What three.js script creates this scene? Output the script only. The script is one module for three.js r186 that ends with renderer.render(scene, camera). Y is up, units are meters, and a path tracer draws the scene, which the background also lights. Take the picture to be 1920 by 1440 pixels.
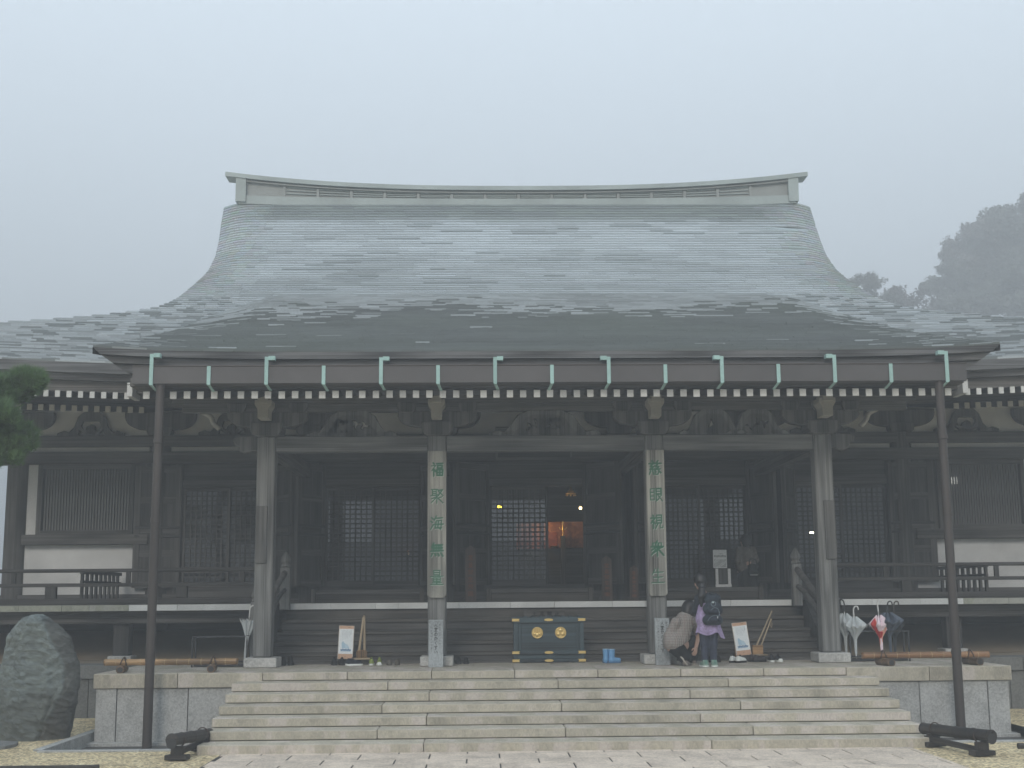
import * as THREE from 'three';
import { RoundedBoxGeometry } from 'three/addons/geometries/RoundedBoxGeometry.js';
import { mergeGeometries, mergeVertices, toCreasedNormals } from 'three/addons/utils/BufferGeometryUtils.js';
import { MarchingCubes } from 'three/addons/objects/MarchingCubes.js';
import { ImprovedNoise } from 'three/addons/math/ImprovedNoise.js';

// ------------------------------------------------------------------ camera, sky, sun, exposure
const scene = new THREE.Scene();
const camera = new THREE.PerspectiveCamera(32.77, 4 / 3, 0.1, 1500);
camera.rotation.order = 'YXZ';
camera.rotation.set(THREE.MathUtils.degToRad(9.27), THREE.MathUtils.degToRad(-1.4), THREE.MathUtils.degToRad(-0.46));
camera.position.set(0, 1.825, 18.6);
scene.add(camera);

{ // overcast mountain mist: brighter overhead, bluish grey, no sun to be seen
  const W = 64, H = 64, d = new Float32Array(W * H * 4);
  for (let j = 0; j < H; j++) for (let i = 0; i < W; i++) {
    const el = ((j + 0.5) / H - 0.5) * Math.PI, s = Math.max(0, Math.sin(el));
    const k = el < 0 ? 0.25 : 0.6 + 0.45 * s;
    d.set([k * 0.81, k * 0.935, k * 1.06, 1], (j * W + i) * 4);
  }
  const sky = new THREE.DataTexture(d, W, H, THREE.RGBAFormat, THREE.FloatType);
  sky.mapping = THREE.EquirectangularReflectionMapping;
  sky.magFilter = sky.minFilter = THREE.LinearFilter;
  sky.needsUpdate = true;
  scene.background = sky; scene.environment = sky;
}
scene.fog = new THREE.FogExp2(new THREE.Color().setRGB(0.94, 0.975, 0.99), 0.009);
const sun = new THREE.DirectionalLight(0xfff6ea, 1.5);
sun.position.set(-9, 25, 44); sun.target.position.set(1, 2, -4);
sun.castShadow = true; sun.shadow.radius = 40; sun.shadow.mapSize.set(2048, 2048);
Object.assign(sun.shadow.camera, { left: -30, right: 30, top: 30, bottom: -30, near: 1, far: 150 });
scene.add(sun, sun.target);
const renderer = new THREE.WebGLRenderer({ antialias: true });
renderer.toneMapping = THREE.LinearToneMapping;
renderer.toneMappingExposure = 1.64;
renderer.shadowMap.enabled = true;

// ------------------------------------------------------------------ helpers
let seed = 20240611;
const rnd = () => { seed = (seed + 0x6D2B79F5) | 0; let t = Math.imul(seed ^ (seed >>> 15), 1 | seed); t = (t + Math.imul(t ^ (t >>> 7), 61 | t)) ^ t; return ((t ^ (t >>> 14)) >>> 0) / 4294967296; };
const rr = (a, b) => a + (b - a) * rnd();
const lerp = (a, b, t) => a + (b - a) * t;
const clamp = (x, a = 0, b = 1) => Math.min(b, Math.max(a, x));
const sst = (a, b, x) => { const t = clamp((x - a) / (b - a)); return t * t * (3 - 2 * t); };
const table = (t, x) => { if (x <= t[0][0]) return t[0][1]; for (let i = 1; i < t.length; i++) if (x <= t[i][0]) { const [a, p] = t[i - 1], [b, q] = t[i]; return p + (q - p) * (x - a) / (b - a); } return t[t.length - 1][1]; };
const lin = (r, g, b) => new THREE.Color().setRGB(r, g, b);
const used = {};
const numbered = n => { used[n] = (used[n] ?? -1) + 1; return used[n] ? `${n}_${String(used[n]).padStart(3, '0')}` : n; };
function tag(o, label, category, group) { o.userData.label = label; o.userData.category = category; if (group) o.userData.group = group; return o; }
function thing(name, label, category, pos = [0, 0, 0], turn = 0, group) {
  const g = new THREE.Group(); g.name = numbered(name); g.position.set(...pos); g.rotation.y = turn; scene.add(g);
  return tag(g, label, category, group);
}
function part(name, geo, mat, parent, extra) {
  const m = new THREE.Mesh(geo, mat); m.name = parent === scene ? numbered(name) : name; m.castShadow = m.receiveShadow = true; parent.add(m);
  if (extra) Object.assign(m.userData, extra);
  return m;
}
const clean = g => { const o = g.index ? g.toNonIndexed() : g; for (const k of Object.keys(o.attributes)) if (!['position', 'normal', 'uv', 'color'].includes(k)) o.deleteAttribute(k); return o; };
const merge = list => mergeGeometries(list.map(clean));
// uv in metres; the longest side runs along v so that wood grain follows it
function uvm(g, long, off = [rnd() * 7, rnd() * 7]) {
  const p = g.attributes.position, n = g.attributes.normal, uv = new Float32Array(p.count * 2), L = { x: 0, y: 1, z: 2 }[long];
  for (let i = 0; i < p.count; i++) {
    const P = [p.getX(i), p.getY(i), p.getZ(i)], N = [Math.abs(n.getX(i)), Math.abs(n.getY(i)), Math.abs(n.getZ(i))];
    const a = N.indexOf(Math.max(...N)), bc = [0, 1, 2].filter(k => k !== a);
    let u = P[bc[0]], v = P[bc[1]];
    if (bc[0] === L) [u, v] = [v, u];
    uv[2 * i] = u + off[0]; uv[2 * i + 1] = v + off[1];
  }
  g.setAttribute('uv', new THREE.BufferAttribute(uv, 2));
  return g;
}
function bx(x0, x1, y0, y1, z0, z1, long, r = 0) {
  const w = x1 - x0, h = y1 - y0, d = z1 - z0;
  const g = r ? new RoundedBoxGeometry(w, h, d, 1, r) : new THREE.BoxGeometry(w, h, d);
  g.translate((x0 + x1) / 2, (y0 + y1) / 2, (z0 + z1) / 2);
  return uvm(g, long ?? (w >= h && w >= d ? 'x' : h >= d ? 'y' : 'z'));
}
// a bar of square section between two points
function bar(a, b, w, h = w) {
  const A = new THREE.Vector3(...a), B = new THREE.Vector3(...b), len = A.distanceTo(B);
  const g = uvm(new THREE.BoxGeometry(w, h, len), 'z');
  const m = new THREE.Matrix4().lookAt(A, B, Math.abs(A.x - B.x) < 1e-6 && Math.abs(A.z - B.z) < 1e-6 ? new THREE.Vector3(0, 0, 1) : new THREE.Vector3(0, 1, 0));
  m.setPosition(A.add(B).multiplyScalar(0.5)); return g.applyMatrix4(m);
}
function rod(a, b, r0, r1 = r0, n = 10) {
  const A = new THREE.Vector3(...a), B = new THREE.Vector3(...b), g = new THREE.CylinderGeometry(r1, r0, A.distanceTo(B), n, 1);
  uvm(g, 'y');
  g.applyQuaternion(new THREE.Quaternion().setFromUnitVectors(new THREE.Vector3(0, 1, 0), B.clone().sub(A).normalize()));
  const c = A.add(B).multiplyScalar(0.5); g.translate(c.x, c.y, c.z); return g;
}
const tube = (pts, r, n = 24, k = 7) => new THREE.TubeGeometry(new THREE.CatmullRomCurve3(pts.map(p => new THREE.Vector3(...p))), n, r, k);
function shapeOf(pts, holes = []) { const s = new THREE.Shape(pts.map(p => new THREE.Vector2(...p))); for (const h of holes) s.holes.push(new THREE.Path(h.map(p => new THREE.Vector2(...p)))); return s; }
function slab(shape, z0, z1, bevel = 0) { // a shape in x,y given thickness from z0 to z1
  const g = new THREE.ExtrudeGeometry(shape, { depth: z1 - z0 - 2 * bevel, bevelEnabled: bevel > 0, bevelSize: bevel, bevelThickness: bevel, bevelSegments: 1, curveSegments: 10 });
  g.translate(0, 0, z0 + bevel); return g;
}
// grid surface from a function (i, j) -> [x, y, z]
function grid(nu, nv, f, uvf) {
  const p = [], uv = [], ix = [];
  for (let j = 0; j <= nv; j++) for (let i = 0; i <= nu; i++) { const q = f(i / nu, j / nv); p.push(...q); uv.push(...(uvf ? uvf(i / nu, j / nv, q) : [q[0], q[2]])); }
  for (let j = 0; j < nv; j++) for (let i = 0; i < nu; i++) { const a = j * (nu + 1) + i, b = a + 1, c = a + nu + 1, d = c + 1; ix.push(a, b, d, a, d, c); }
  const g = new THREE.BufferGeometry(); g.setAttribute('position', new THREE.Float32BufferAttribute(p, 3)); g.setAttribute('uv', new THREE.Float32BufferAttribute(uv, 2)); g.setIndex(ix); g.computeVertexNormals(); return g;
}
// board that follows a curve y(x): box section h high, from z0 to z1
function board(x0, x1, n, yTop, h, z0, z1, trim = 0) {
  const p = [], ix = [];
  for (let i = 0; i <= n; i++) {
    const t = i / n, x = lerp(x0, x1, t), y = yTop(x), xb = lerp(x0 + trim, x1 - trim, t), hh = typeof h === 'function' ? h(x) : h;
    p.push([x, y, z1], [xb, y - hh, z1], [xb, y - hh, z0], [x, y, z0]);
  }
  const pos = [], quad = (a, b, c, d) => pos.push(...p[a], ...p[b], ...p[c], ...p[a], ...p[c], ...p[d]);
  for (let i = 0; i < n; i++) for (let k = 0; k < 4; k++) { const a = i * 4 + k, b = i * 4 + (k + 1) % 4; quad(a, b, b + 4, a + 4); }
  quad(3, 2, 1, 0); const e = n * 4; quad(e, e + 1, e + 2, e + 3);
  const g = new THREE.BufferGeometry(); g.setAttribute('position', new THREE.Float32BufferAttribute(pos, 3)); g.computeVertexNormals(); return uvm(g, 'x');
}
// body made of tapered limbs joined smoothly: limbs = [[ax,ay,az, bx,by,bz, ra, rb], ...]
function flesh(limbs, k = 0.03, cell = 0.012, cut) {
  const lo = [1e9, 1e9, 1e9], hi = [-1e9, -1e9, -1e9];
  for (const l of limbs) for (const o of [0, 3]) for (let a = 0; a < 3; a++) { const r = l[o ? 7 : 6] + k + cell * 2; lo[a] = Math.min(lo[a], l[o + a] - r); hi[a] = Math.max(hi[a], l[o + a] + r); }
  const c = lo.map((v, a) => (v + hi[a]) / 2), S = Math.max(...lo.map((v, a) => hi[a] - v)) / 2, N = Math.min(150, Math.ceil(2 * S / cell) + 4);
  const mc = new MarchingCubes(N, new THREE.MeshStandardMaterial(), false, false, 200000), half = N / 2;
  for (let z = 0; z < N; z++) for (let y = 0; y < N; y++) for (let x = 0; x < N; x++) {
    const px = c[0] + (x - half) / half * S, py = c[1] + (y - half) / half * S, pz = c[2] + (z - half) / half * S;
    let d = 1e9;
    for (const l of limbs) {
      const ux = l[3] - l[0], uy = l[4] - l[1], uz = l[5] - l[2], vx = px - l[0], vy = py - l[1], vz = pz - l[2];
      const t = clamp((ux * vx + uy * vy + uz * vz) / (ux * ux + uy * uy + uz * uz + 1e-9));
      const e = Math.hypot(vx - ux * t, vy - uy * t, vz - uz * t) - (l[6] + (l[7] - l[6]) * t);
      if (d > 1e8) d = e; else { const h = clamp(0.5 + 0.5 * (d - e) / k); d = d + (e - d) * h - k * h * (1 - h); }
    }
    if (cut) d = Math.max(d, cut(px, py, pz));
    mc.field[x + y * N + z * N * N] = -d;
  }
  mc.isolation = 0; mc.update();
  const n = mc.count, p = new Float32Array(n * 3);
  for (let i = 0; i < n; i++) for (let a = 0; a < 3; a++) p[i * 3 + a] = c[a] + mc.positionArray[i * 3 + a] * S;
  let g = new THREE.BufferGeometry(); g.setAttribute('position', new THREE.BufferAttribute(p, 3));
  g = mergeVertices(g, 1e-5); g.computeVertexNormals();
  const nn = g.attributes.normal, uv = new Float32Array(g.attributes.position.count * 2);
  for (let i = 0; i < g.attributes.position.count; i++) { uv[2 * i] = g.attributes.position.getX(i) + g.attributes.position.getZ(i) * 0.6; uv[2 * i + 1] = g.attributes.position.getY(i); }
  g.setAttribute('uv', new THREE.BufferAttribute(uv, 2));
  return g;
}

const PN = new ImprovedNoise(), nz = (x, y, z = 0) => PN.noise(x, y, z);

// ------------------------------------------------------------------ procedural textures
const hash = (x, y) => { let h = Math.imul(x, 374761393) ^ Math.imul(y, 668265263); h = Math.imul(h ^ (h >>> 13), 1274126177); return ((h ^ (h >>> 16)) >>> 0) / 4294967296; };
function vn(x, y, px, py) { const xi = Math.floor(x), yi = Math.floor(y), fx = x - xi, fy = y - yi, sx = fx * fx * (3 - 2 * fx), sy = fy * fy * (3 - 2 * fy), m = (a, p) => ((a % p) + p) % p;
  const a = hash(m(xi, px), m(yi, py)), b = hash(m(xi + 1, px), m(yi, py)), c = hash(m(xi, px), m(yi + 1, py)), d = hash(m(xi + 1, px), m(yi + 1, py)); return lerp(lerp(a, b, sx), lerp(c, d, sx), sy); }
function fbm(u, v, fx, fy, oct = 4) { let s = 0, a = 0.5, t = 0; for (let o = 0; o < oct; o++) { s += a * vn(u * fx + o * 17, v * fy + o * 31, fx, fy); t += a; a *= 0.55; fx *= 2; fy *= 2; } return s / t; }
function tex(n, metres, f, srgb = true, m = n) {
  const d = new Uint8Array(n * m * 4);
  for (let j = 0; j < m; j++) for (let i = 0; i < n; i++) { const c = f(i / n, j / m); d.set([0, 1, 2].map(k => clamp(Array.isArray(c) ? c[k] : c) * 255).concat(255), (j * n + i) * 4); }
  const t = new THREE.DataTexture(d, n, m, THREE.RGBAFormat); t.wrapS = t.wrapT = THREE.RepeatWrapping; t.magFilter = THREE.LinearFilter; t.minFilter = THREE.LinearMipmapLinearFilter; t.generateMipmaps = true;
  if (srgb) t.colorSpace = THREE.SRGBColorSpace;
  const [a, b] = Array.isArray(metres) ? metres : [metres, metres]; t.repeat.set(1 / a, 1 / b); t.needsUpdate = true; return t;
}
const grain = (u, v) => { const g = fbm(u + 0.02 * fbm(u, v, 3, 3), v, 26, 2, 4), c = fbm(u, v, 60, 1, 2), s = fbm(u, v, 3, 3, 3); return 0.54 + 0.54 * g + 0.16 * c + 0.4 * (s - 0.5) - (c < 0.28 ? 0.18 : 0); };
const T = {
  wood: tex(512, [0.9, 2.2], (u, v) => grain(u, v)),
  woodB: tex(512, [0.9, 2.2], (u, v) => grain(u, v), false),
  stone: tex(1024, 1.6, (u, v) => { const s = hash(Math.floor(u * 1024), Math.floor(v * 1024)), b = fbm(u, v, 5, 5, 5), f = fbm(u, v, 90, 90, 2); return 0.9 + 0.3 * (b - 0.5) + 0.18 * (s - 0.5) + 0.28 * (f - 0.5); }),
  step: tex(1024, [3.4, 0.9], (u, v) => { const s = hash(Math.floor(u * 1024), Math.floor(v * 512)), b = fbm(u, v, 5, 5, 5), w = fbm(u, v, 9, 4, 5), f = fbm(u, v, 120, 60, 2), pale = sst(0.46, 0.66, w); const k = 0.9 + 0.13 * (b - 0.5) + 0.1 * (s - 0.5) + 0.16 * (f - 0.5) + 0.075 * pale - 0.09 * sst(0.55, 0.68, fbm(u + 0.37, v + 0.11, 6, 3, 4)); return [k, k * (1 - 0.01 * pale), k * lerp(0.965, 1.0, pale)]; }, true, 512),
  fine: tex(512, 0.7, (u, v) => 0.5 + 0.5 * (fbm(u, v, 60, 60, 3) - 0.5) + 0.25 * (hash(Math.floor(u * 512), Math.floor(v * 512)) - 0.5), false),
  gravel: tex(1024, 1.8, (u, v) => { const a = vn(u * 72, v * 72, 72, 72), b = vn(u * 150 + 3, v * 150, 150, 150), c = fbm(u, v, 6, 6, 4), k = 0.84 + 0.55 * (a - 0.5) + 0.3 * (b - 0.5) + 0.22 * (c - 0.5); return [k * 1.02, k * 0.97, k * 0.86]; }),
  gravelB: tex(1024, 1.8, (u, v) => vn(u * 150, v * 150, 150, 150) * 0.7 + 0.3 * vn(u * 260 + 3, v * 260, 260, 260), false),
  folds: tex(256, 0.5, (u, v) => fbm(u + 0.05 * fbm(u, v, 4, 4), v, 9, 4, 4), false),
  cloth: tex(256, 0.25, (u, v) => 0.72 + 0.3 * (fbm(u, v, 8, 8, 4) - 0.5) + 0.1 * (hash(Math.floor(u * 128), Math.floor(v * 128)) - 0.5)),
  plaster: tex(512, 2.5, (u, v) => 0.86 + 0.22 * (fbm(u, v, 4, 4, 5) - 0.5) + 0.05 * (hash(Math.floor(u * 512), Math.floor(v * 512)) - 0.5)),
};
const std = (c, o = {}) => new THREE.MeshStandardMaterial({ color: c, roughness: 0.85, ...o });
const wood = (c, o = {}) => std(c, { map: T.wood, bumpMap: T.woodB, bumpScale: 0.004, roughness: 0.78, ...o });
const M = {
  hallWood: wood(lin(0.115, 0.11, 0.103)), dark: wood(lin(0.08, 0.077, 0.073)), porchWood: wood(lin(0.22, 0.22, 0.212)), beamWood: wood(lin(0.19, 0.19, 0.184)), carve: wood(lin(0.14, 0.136, 0.128)),
  stairWood: wood(lin(0.115, 0.105, 0.092)), eave: wood(lin(0.15, 0.15, 0.153)), soffit: wood(lin(0.16, 0.15, 0.14)), rail: wood(lin(0.06, 0.056, 0.052)), plaque: wood(lin(0.36, 0.35, 0.31)), tan: wood(lin(0.45, 0.27, 0.13)), stick: wood(lin(0.42, 0.33, 0.22)), tablet: wood(lin(0.17, 0.09, 0.055)),
  white: std(lin(0.92, 0.92, 0.9), { map: T.plaster }), nose: std(lin(0.55, 0.52, 0.45), { map: T.plaster }), plaster: std(lin(0.88, 0.87, 0.83), { map: T.plaster }), edge: std(lin(0.9, 0.92, 0.91), { map: T.plaster }),
  gutter: std(lin(0.118, 0.108, 0.107), { roughness: 0.55, map: T.plaster }), pipe: std(lin(0.075, 0.06, 0.053), { roughness: 0.5, map: T.plaster }), copper: std(lin(0.5, 0.74, 0.7), { map: T.plaster }),
  step: std(lin(0.57, 0.52, 0.45), { map: T.step, bumpMap: T.fine, bumpScale: 0.003 }), granite: std(lin(0.52, 0.52, 0.5), { map: T.stone, bumpMap: T.fine, bumpScale: 0.003 }), pale: std(lin(0.6, 0.59, 0.56), { map: T.stone, bumpMap: T.fine, bumpScale: 0.003 }), darkStone: std(lin(0.2, 0.2, 0.19), { map: T.stone, bumpMap: T.fine, bumpScale: 0.003 }),
  gravel: std(lin(0.84, 0.755, 0.6), { map: T.gravel, bumpMap: T.gravelB, bumpScale: 0.012, roughness: 1 }), pave: std(lin(0.8, 0.675, 0.55), { map: T.stone, bumpMap: T.fine, bumpScale: 0.004 }), joint: std(lin(0.05, 0.048, 0.045)), earth: std(lin(0.44, 0.36, 0.26), { map: T.plaster, roughness: 1 }), drain: std(lin(0.12, 0.115, 0.105), { map: T.stone }),
  gold: std(lin(0.75, 0.55, 0.22), { roughness: 0.38, metalness: 0.55 }), boxPaint: std(lin(0.052, 0.085, 0.1), { roughness: 0.6, map: T.wood }), iron: std(lin(0.03, 0.03, 0.032), { roughness: 0.6 }),
  pane2: new THREE.MeshPhysicalMaterial({ color: lin(0.9, 0.92, 0.92), transmission: 1, thickness: 0, roughness: 0.03, ior: 2.2 }),
  pane: new THREE.MeshPhysicalMaterial({ color: lin(0.9, 0.92, 0.92), transmission: 1, thickness: 0, roughness: 0.03, ior: 1.65 }),
};
const CX = 1.0, P = 0.82, V = 1.745; // middle of the hall, stone platform, veranda floor

// ------------------------------------------------------------------ ground
{
  const s = new THREE.Shape([[-185, 185], [185, 185], [185, -185], [-185, -185]].map(p => new THREE.Vector2(...p)));
  s.holes.push(new THREE.Path([[-5.42, 20], [-5.42, -1.95], [-3.42, -1.95], [-3.42, -2.4], [5.48, -2.4], [5.48, -1.95], [15, -1.95], [15, -0.9], [7.5, -0.9], [7.5, 20]].map(p => new THREE.Vector2(...p))));
  const g = new THREE.ShapeGeometry(s); g.rotateX(-Math.PI / 2);
  part('gravel_ground', uvm(g, 'z', [0, 0]), M.gravel, scene, { kind: 'structure' });
  const d = new THREE.PlaneGeometry(21, 5); d.rotateX(-Math.PI / 2); d.translate(5, -0.15, 0.2);
  part('drain_floor', uvm(d, 'x', [0, 0]), M.drain, scene, { kind: 'structure' });
  const k = new THREE.Group(); k.name = 'stone_kerb'; k.userData.kind = 'structure'; scene.add(k);
  for (const [a, b, c, e] of [[-5.42, -3.42, 1.95, 2.06], [5.48, 15, 1.95, 2.06], [7.5, 15, 0.8, 0.92]])
    for (let x = a; x < b - 0.01;) { const w = Math.min(rr(0.9, 1.3), b - x); part('kerb_stone', bx(x, Math.min(x + w, b) - 0.006, -0.16, 0.022, c, e, 'x', 0.008), M.granite, k); x += w; }
  for (let z = -2.5; z < 1.9; z += 1.1) part('kerb_stone', bx(-5.52, -5.4, -0.16, 0.022, z, Math.min(z + 1.094, 1.945), 'z', 0.008), M.granite, k);
  const pv = new THREE.Group(); pv.name = 'stone_pavement'; pv.userData.kind = 'structure'; scene.add(pv);
  const jb = new THREE.PlaneGeometry(8.26, 14); jb.rotateX(-Math.PI / 2); jb.translate(1.03, 0.004, 9.4); part('joint_bed', jb, M.joint, pv);
  const zs = [2.4, 2.69, 3.19, 3.64, 4.12, 4.6, 5.1, 5.6, 6.1];
  for (let r = 0; r < zs.length - 1; r++) {
    const off = r % 2 ? 0.215 : -0.16;
    for (let i = -5; i < 7; i++) {
      const x0 = Math.max(-3.09, 0.8 + off + i * 0.812), x1 = Math.min(5.15, 0.8 + off + (i + 1) * 0.812);
      if (x1 - x0 < 0.05) continue;
      part('paving_stone', bx(x0 + 0.008, x1 - 0.008, -0.03, 0.012 + rr(-0.002, 0.002), zs[r] + 0.004, zs[r + 1] - 0.004, 'x', 0.006), M.pave, pv);
    }
  }
}

// ------------------------------------------------------------------ stone platform, stone steps, main podium
{
  const t = thing('stone_platform', 'grey granite platform carrying the porch, panelled either side of the wide steps', 'platform');
  const cuts = [-5.37, -4.21, -3.036, -1.867, -0.698, 0.46, 1.621, 2.782, 3.946, 5.109, 6.284, 7.45];
  for (let i = 0; i < cuts.length - 1; i++) part('coping_stone', bx(cuts[i] + 0.003, cuts[i + 1] - 0.003, cuts[i + 1] <= -3 || cuts[i] >= 5 ? P - 0.2 : P - 0.11, P, -0.62, 0, 'x', 0.012), M.step, t);
  for (const [a, b, m, e] of [[-5.33, -5.05, M.granite, 0.0], [-5.04, -4.07, M.granite, -0.012], [-4.06, -3.3, M.granite, -0.012], [5.4, 6.135, M.granite, -0.012], [6.145, 7.1, M.granite, -0.012], [7.11, 7.4, M.granite, 0.0]])
    part('wall_panel', bx(a, b, -0.1, P - 0.203, -0.35, -0.03 + e, 'y', 0.006), m, t);
  for (const [a, b] of [[-5.42, -3.4], [5.46, 7.5]]) part('plinth', bx(a, b, -0.16, -0.1, -0.4, 0.04, 'x', 0.01), M.granite, t);
  for (const x of [-5.33, 7.2]) part('side_wall', bx(x, x + 0.2, -0.12, P - 0.203, -2.7, -0.36, 'z'), M.granite, t);
  for (let r = 0; r < 3; r++) for (let i = 0; i < 11; i++) {
    const x0 = cuts[0] + i * 1.1655 + (r % 2 ? 0.58 : 0), x1 = Math.min(7.45, x0 + 1.1655); if (x0 > 7.4) continue;
    part('floor_slab', bx((i === 0 ? cuts[0] : x0) + 0.003, x1 - 0.003, P - 0.12, P - 0.002, -2.6 + r * 0.66, -2.6 + (r + 1) * 0.66 - 0.005, 'x', 0.004), M.step, t);
  }
}
{
  const t = thing('stone_steps', 'six wide pale granite steps leading up to the porch of the temple', 'steps');
  const tones = [1, 0.93, 1.05, 0.97].map(k => { const m = M.step.clone(); m.color.multiplyScalar(k); return m; });
  const J = [null, [-1.274, 1.04, 3.368], [-0.698, 2.772], [-1.289, 1.033, 3.358], [-0.697, 2.764], [-1.283, 1.028, 3.344], [-0.697, 2.756]];
  for (let i = 1; i <= 6; i++) {
    const c = [-3.39, ...J[i], 5.45], top = P - 0.117 * i;
    for (let k = 0; k < c.length - 1; k++) part('step_stone', bx(c[k] + 0.003, c[k + 1] - 0.003, i === 6 ? -0.14 : top - 0.11, top + rr(-0.002, 0.001), i * 0.42 - 0.5, i * 0.42 + rr(-0.004, 0.003), 'x', 0.012), tones[(i * 3 + k * 5) % 4], t);
  }
  part('core', merge([0, 1, 2, 3, 4, 5].map(i => bx(-3.37, 5.43, -0.15, P - 0.117 * i - 0.115, -0.3, i * 0.42 - 0.04))), M.darkStone, t);
}
{
  const t = thing('temple_podium', 'long dark granite podium under the temple hall, behind the rock and porch platform', 'podium');
  for (const [a, b] of [[-16, -5.43], [7.5, 18]]) {
    for (let x = a; x < b - 0.01; x += 1.19) part('coping_stone', bx(x, Math.min(b, x + 1.184), P - 0.215, P, -3.2, -2.6, 'x', 0.012), M.darkStone, t);
    for (let x = a; x < b - 0.01; x += 0.98) part('wall_panel', bx(x, Math.min(b, x + 0.972), -0.1, P - 0.22, -2.95, -2.66, 'y', 0.006), M.darkStone, t);
    part('plinth', bx(a, b, -0.14, -0.06, -2.9, -2.56, 'x', 0.01), M.granite, t);
  }
  const e = new THREE.PlaneGeometry(34, 19.4); e.rotateX(-Math.PI / 2); e.translate(1, P - 0.006, -12.3); part('earth_floor', uvm(e, 'x', [0, 0]), M.earth, t);
  part('back_wall', bx(-16, 18, -0.1, P - 0.02, -22.2, -22), M.darkStone, t);
  part('plastered_mound', grid(60, 8, (u, v) => [lerp(-8.9, 13.7, u), P - 0.02 + 0.46 * Math.sin(v * Math.PI / 2) + 0.012 * nz(u * 60, v * 5), lerp(-4.5, -6.55, v)], (u, v, q) => [q[0], q[2]]), M.earth, t);
  part('underfloor_wall', bx(-8.9, 13.7, P + 0.3, 1.7, -6.7, -6.56, 'x'), M.dark, t);
}

// ------------------------------------------------------------------ the temple
const temple = thing('temple_hall', 'large dark wooden temple hall with sweeping grey roof and wide entrance porch', 'temple');
const K = (n, g, m, p = temple, e) => part(n, g, m, p, e);
const WZ = -6.4, KX = [-3.283, -0.67, 2.665, 5.287], KZ = -1.5;
const HX = [-11.5, -8.78, -6.1, -3.28, -0.67, 2.665, 5.29, 8.1, 10.98, 13.6];

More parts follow.
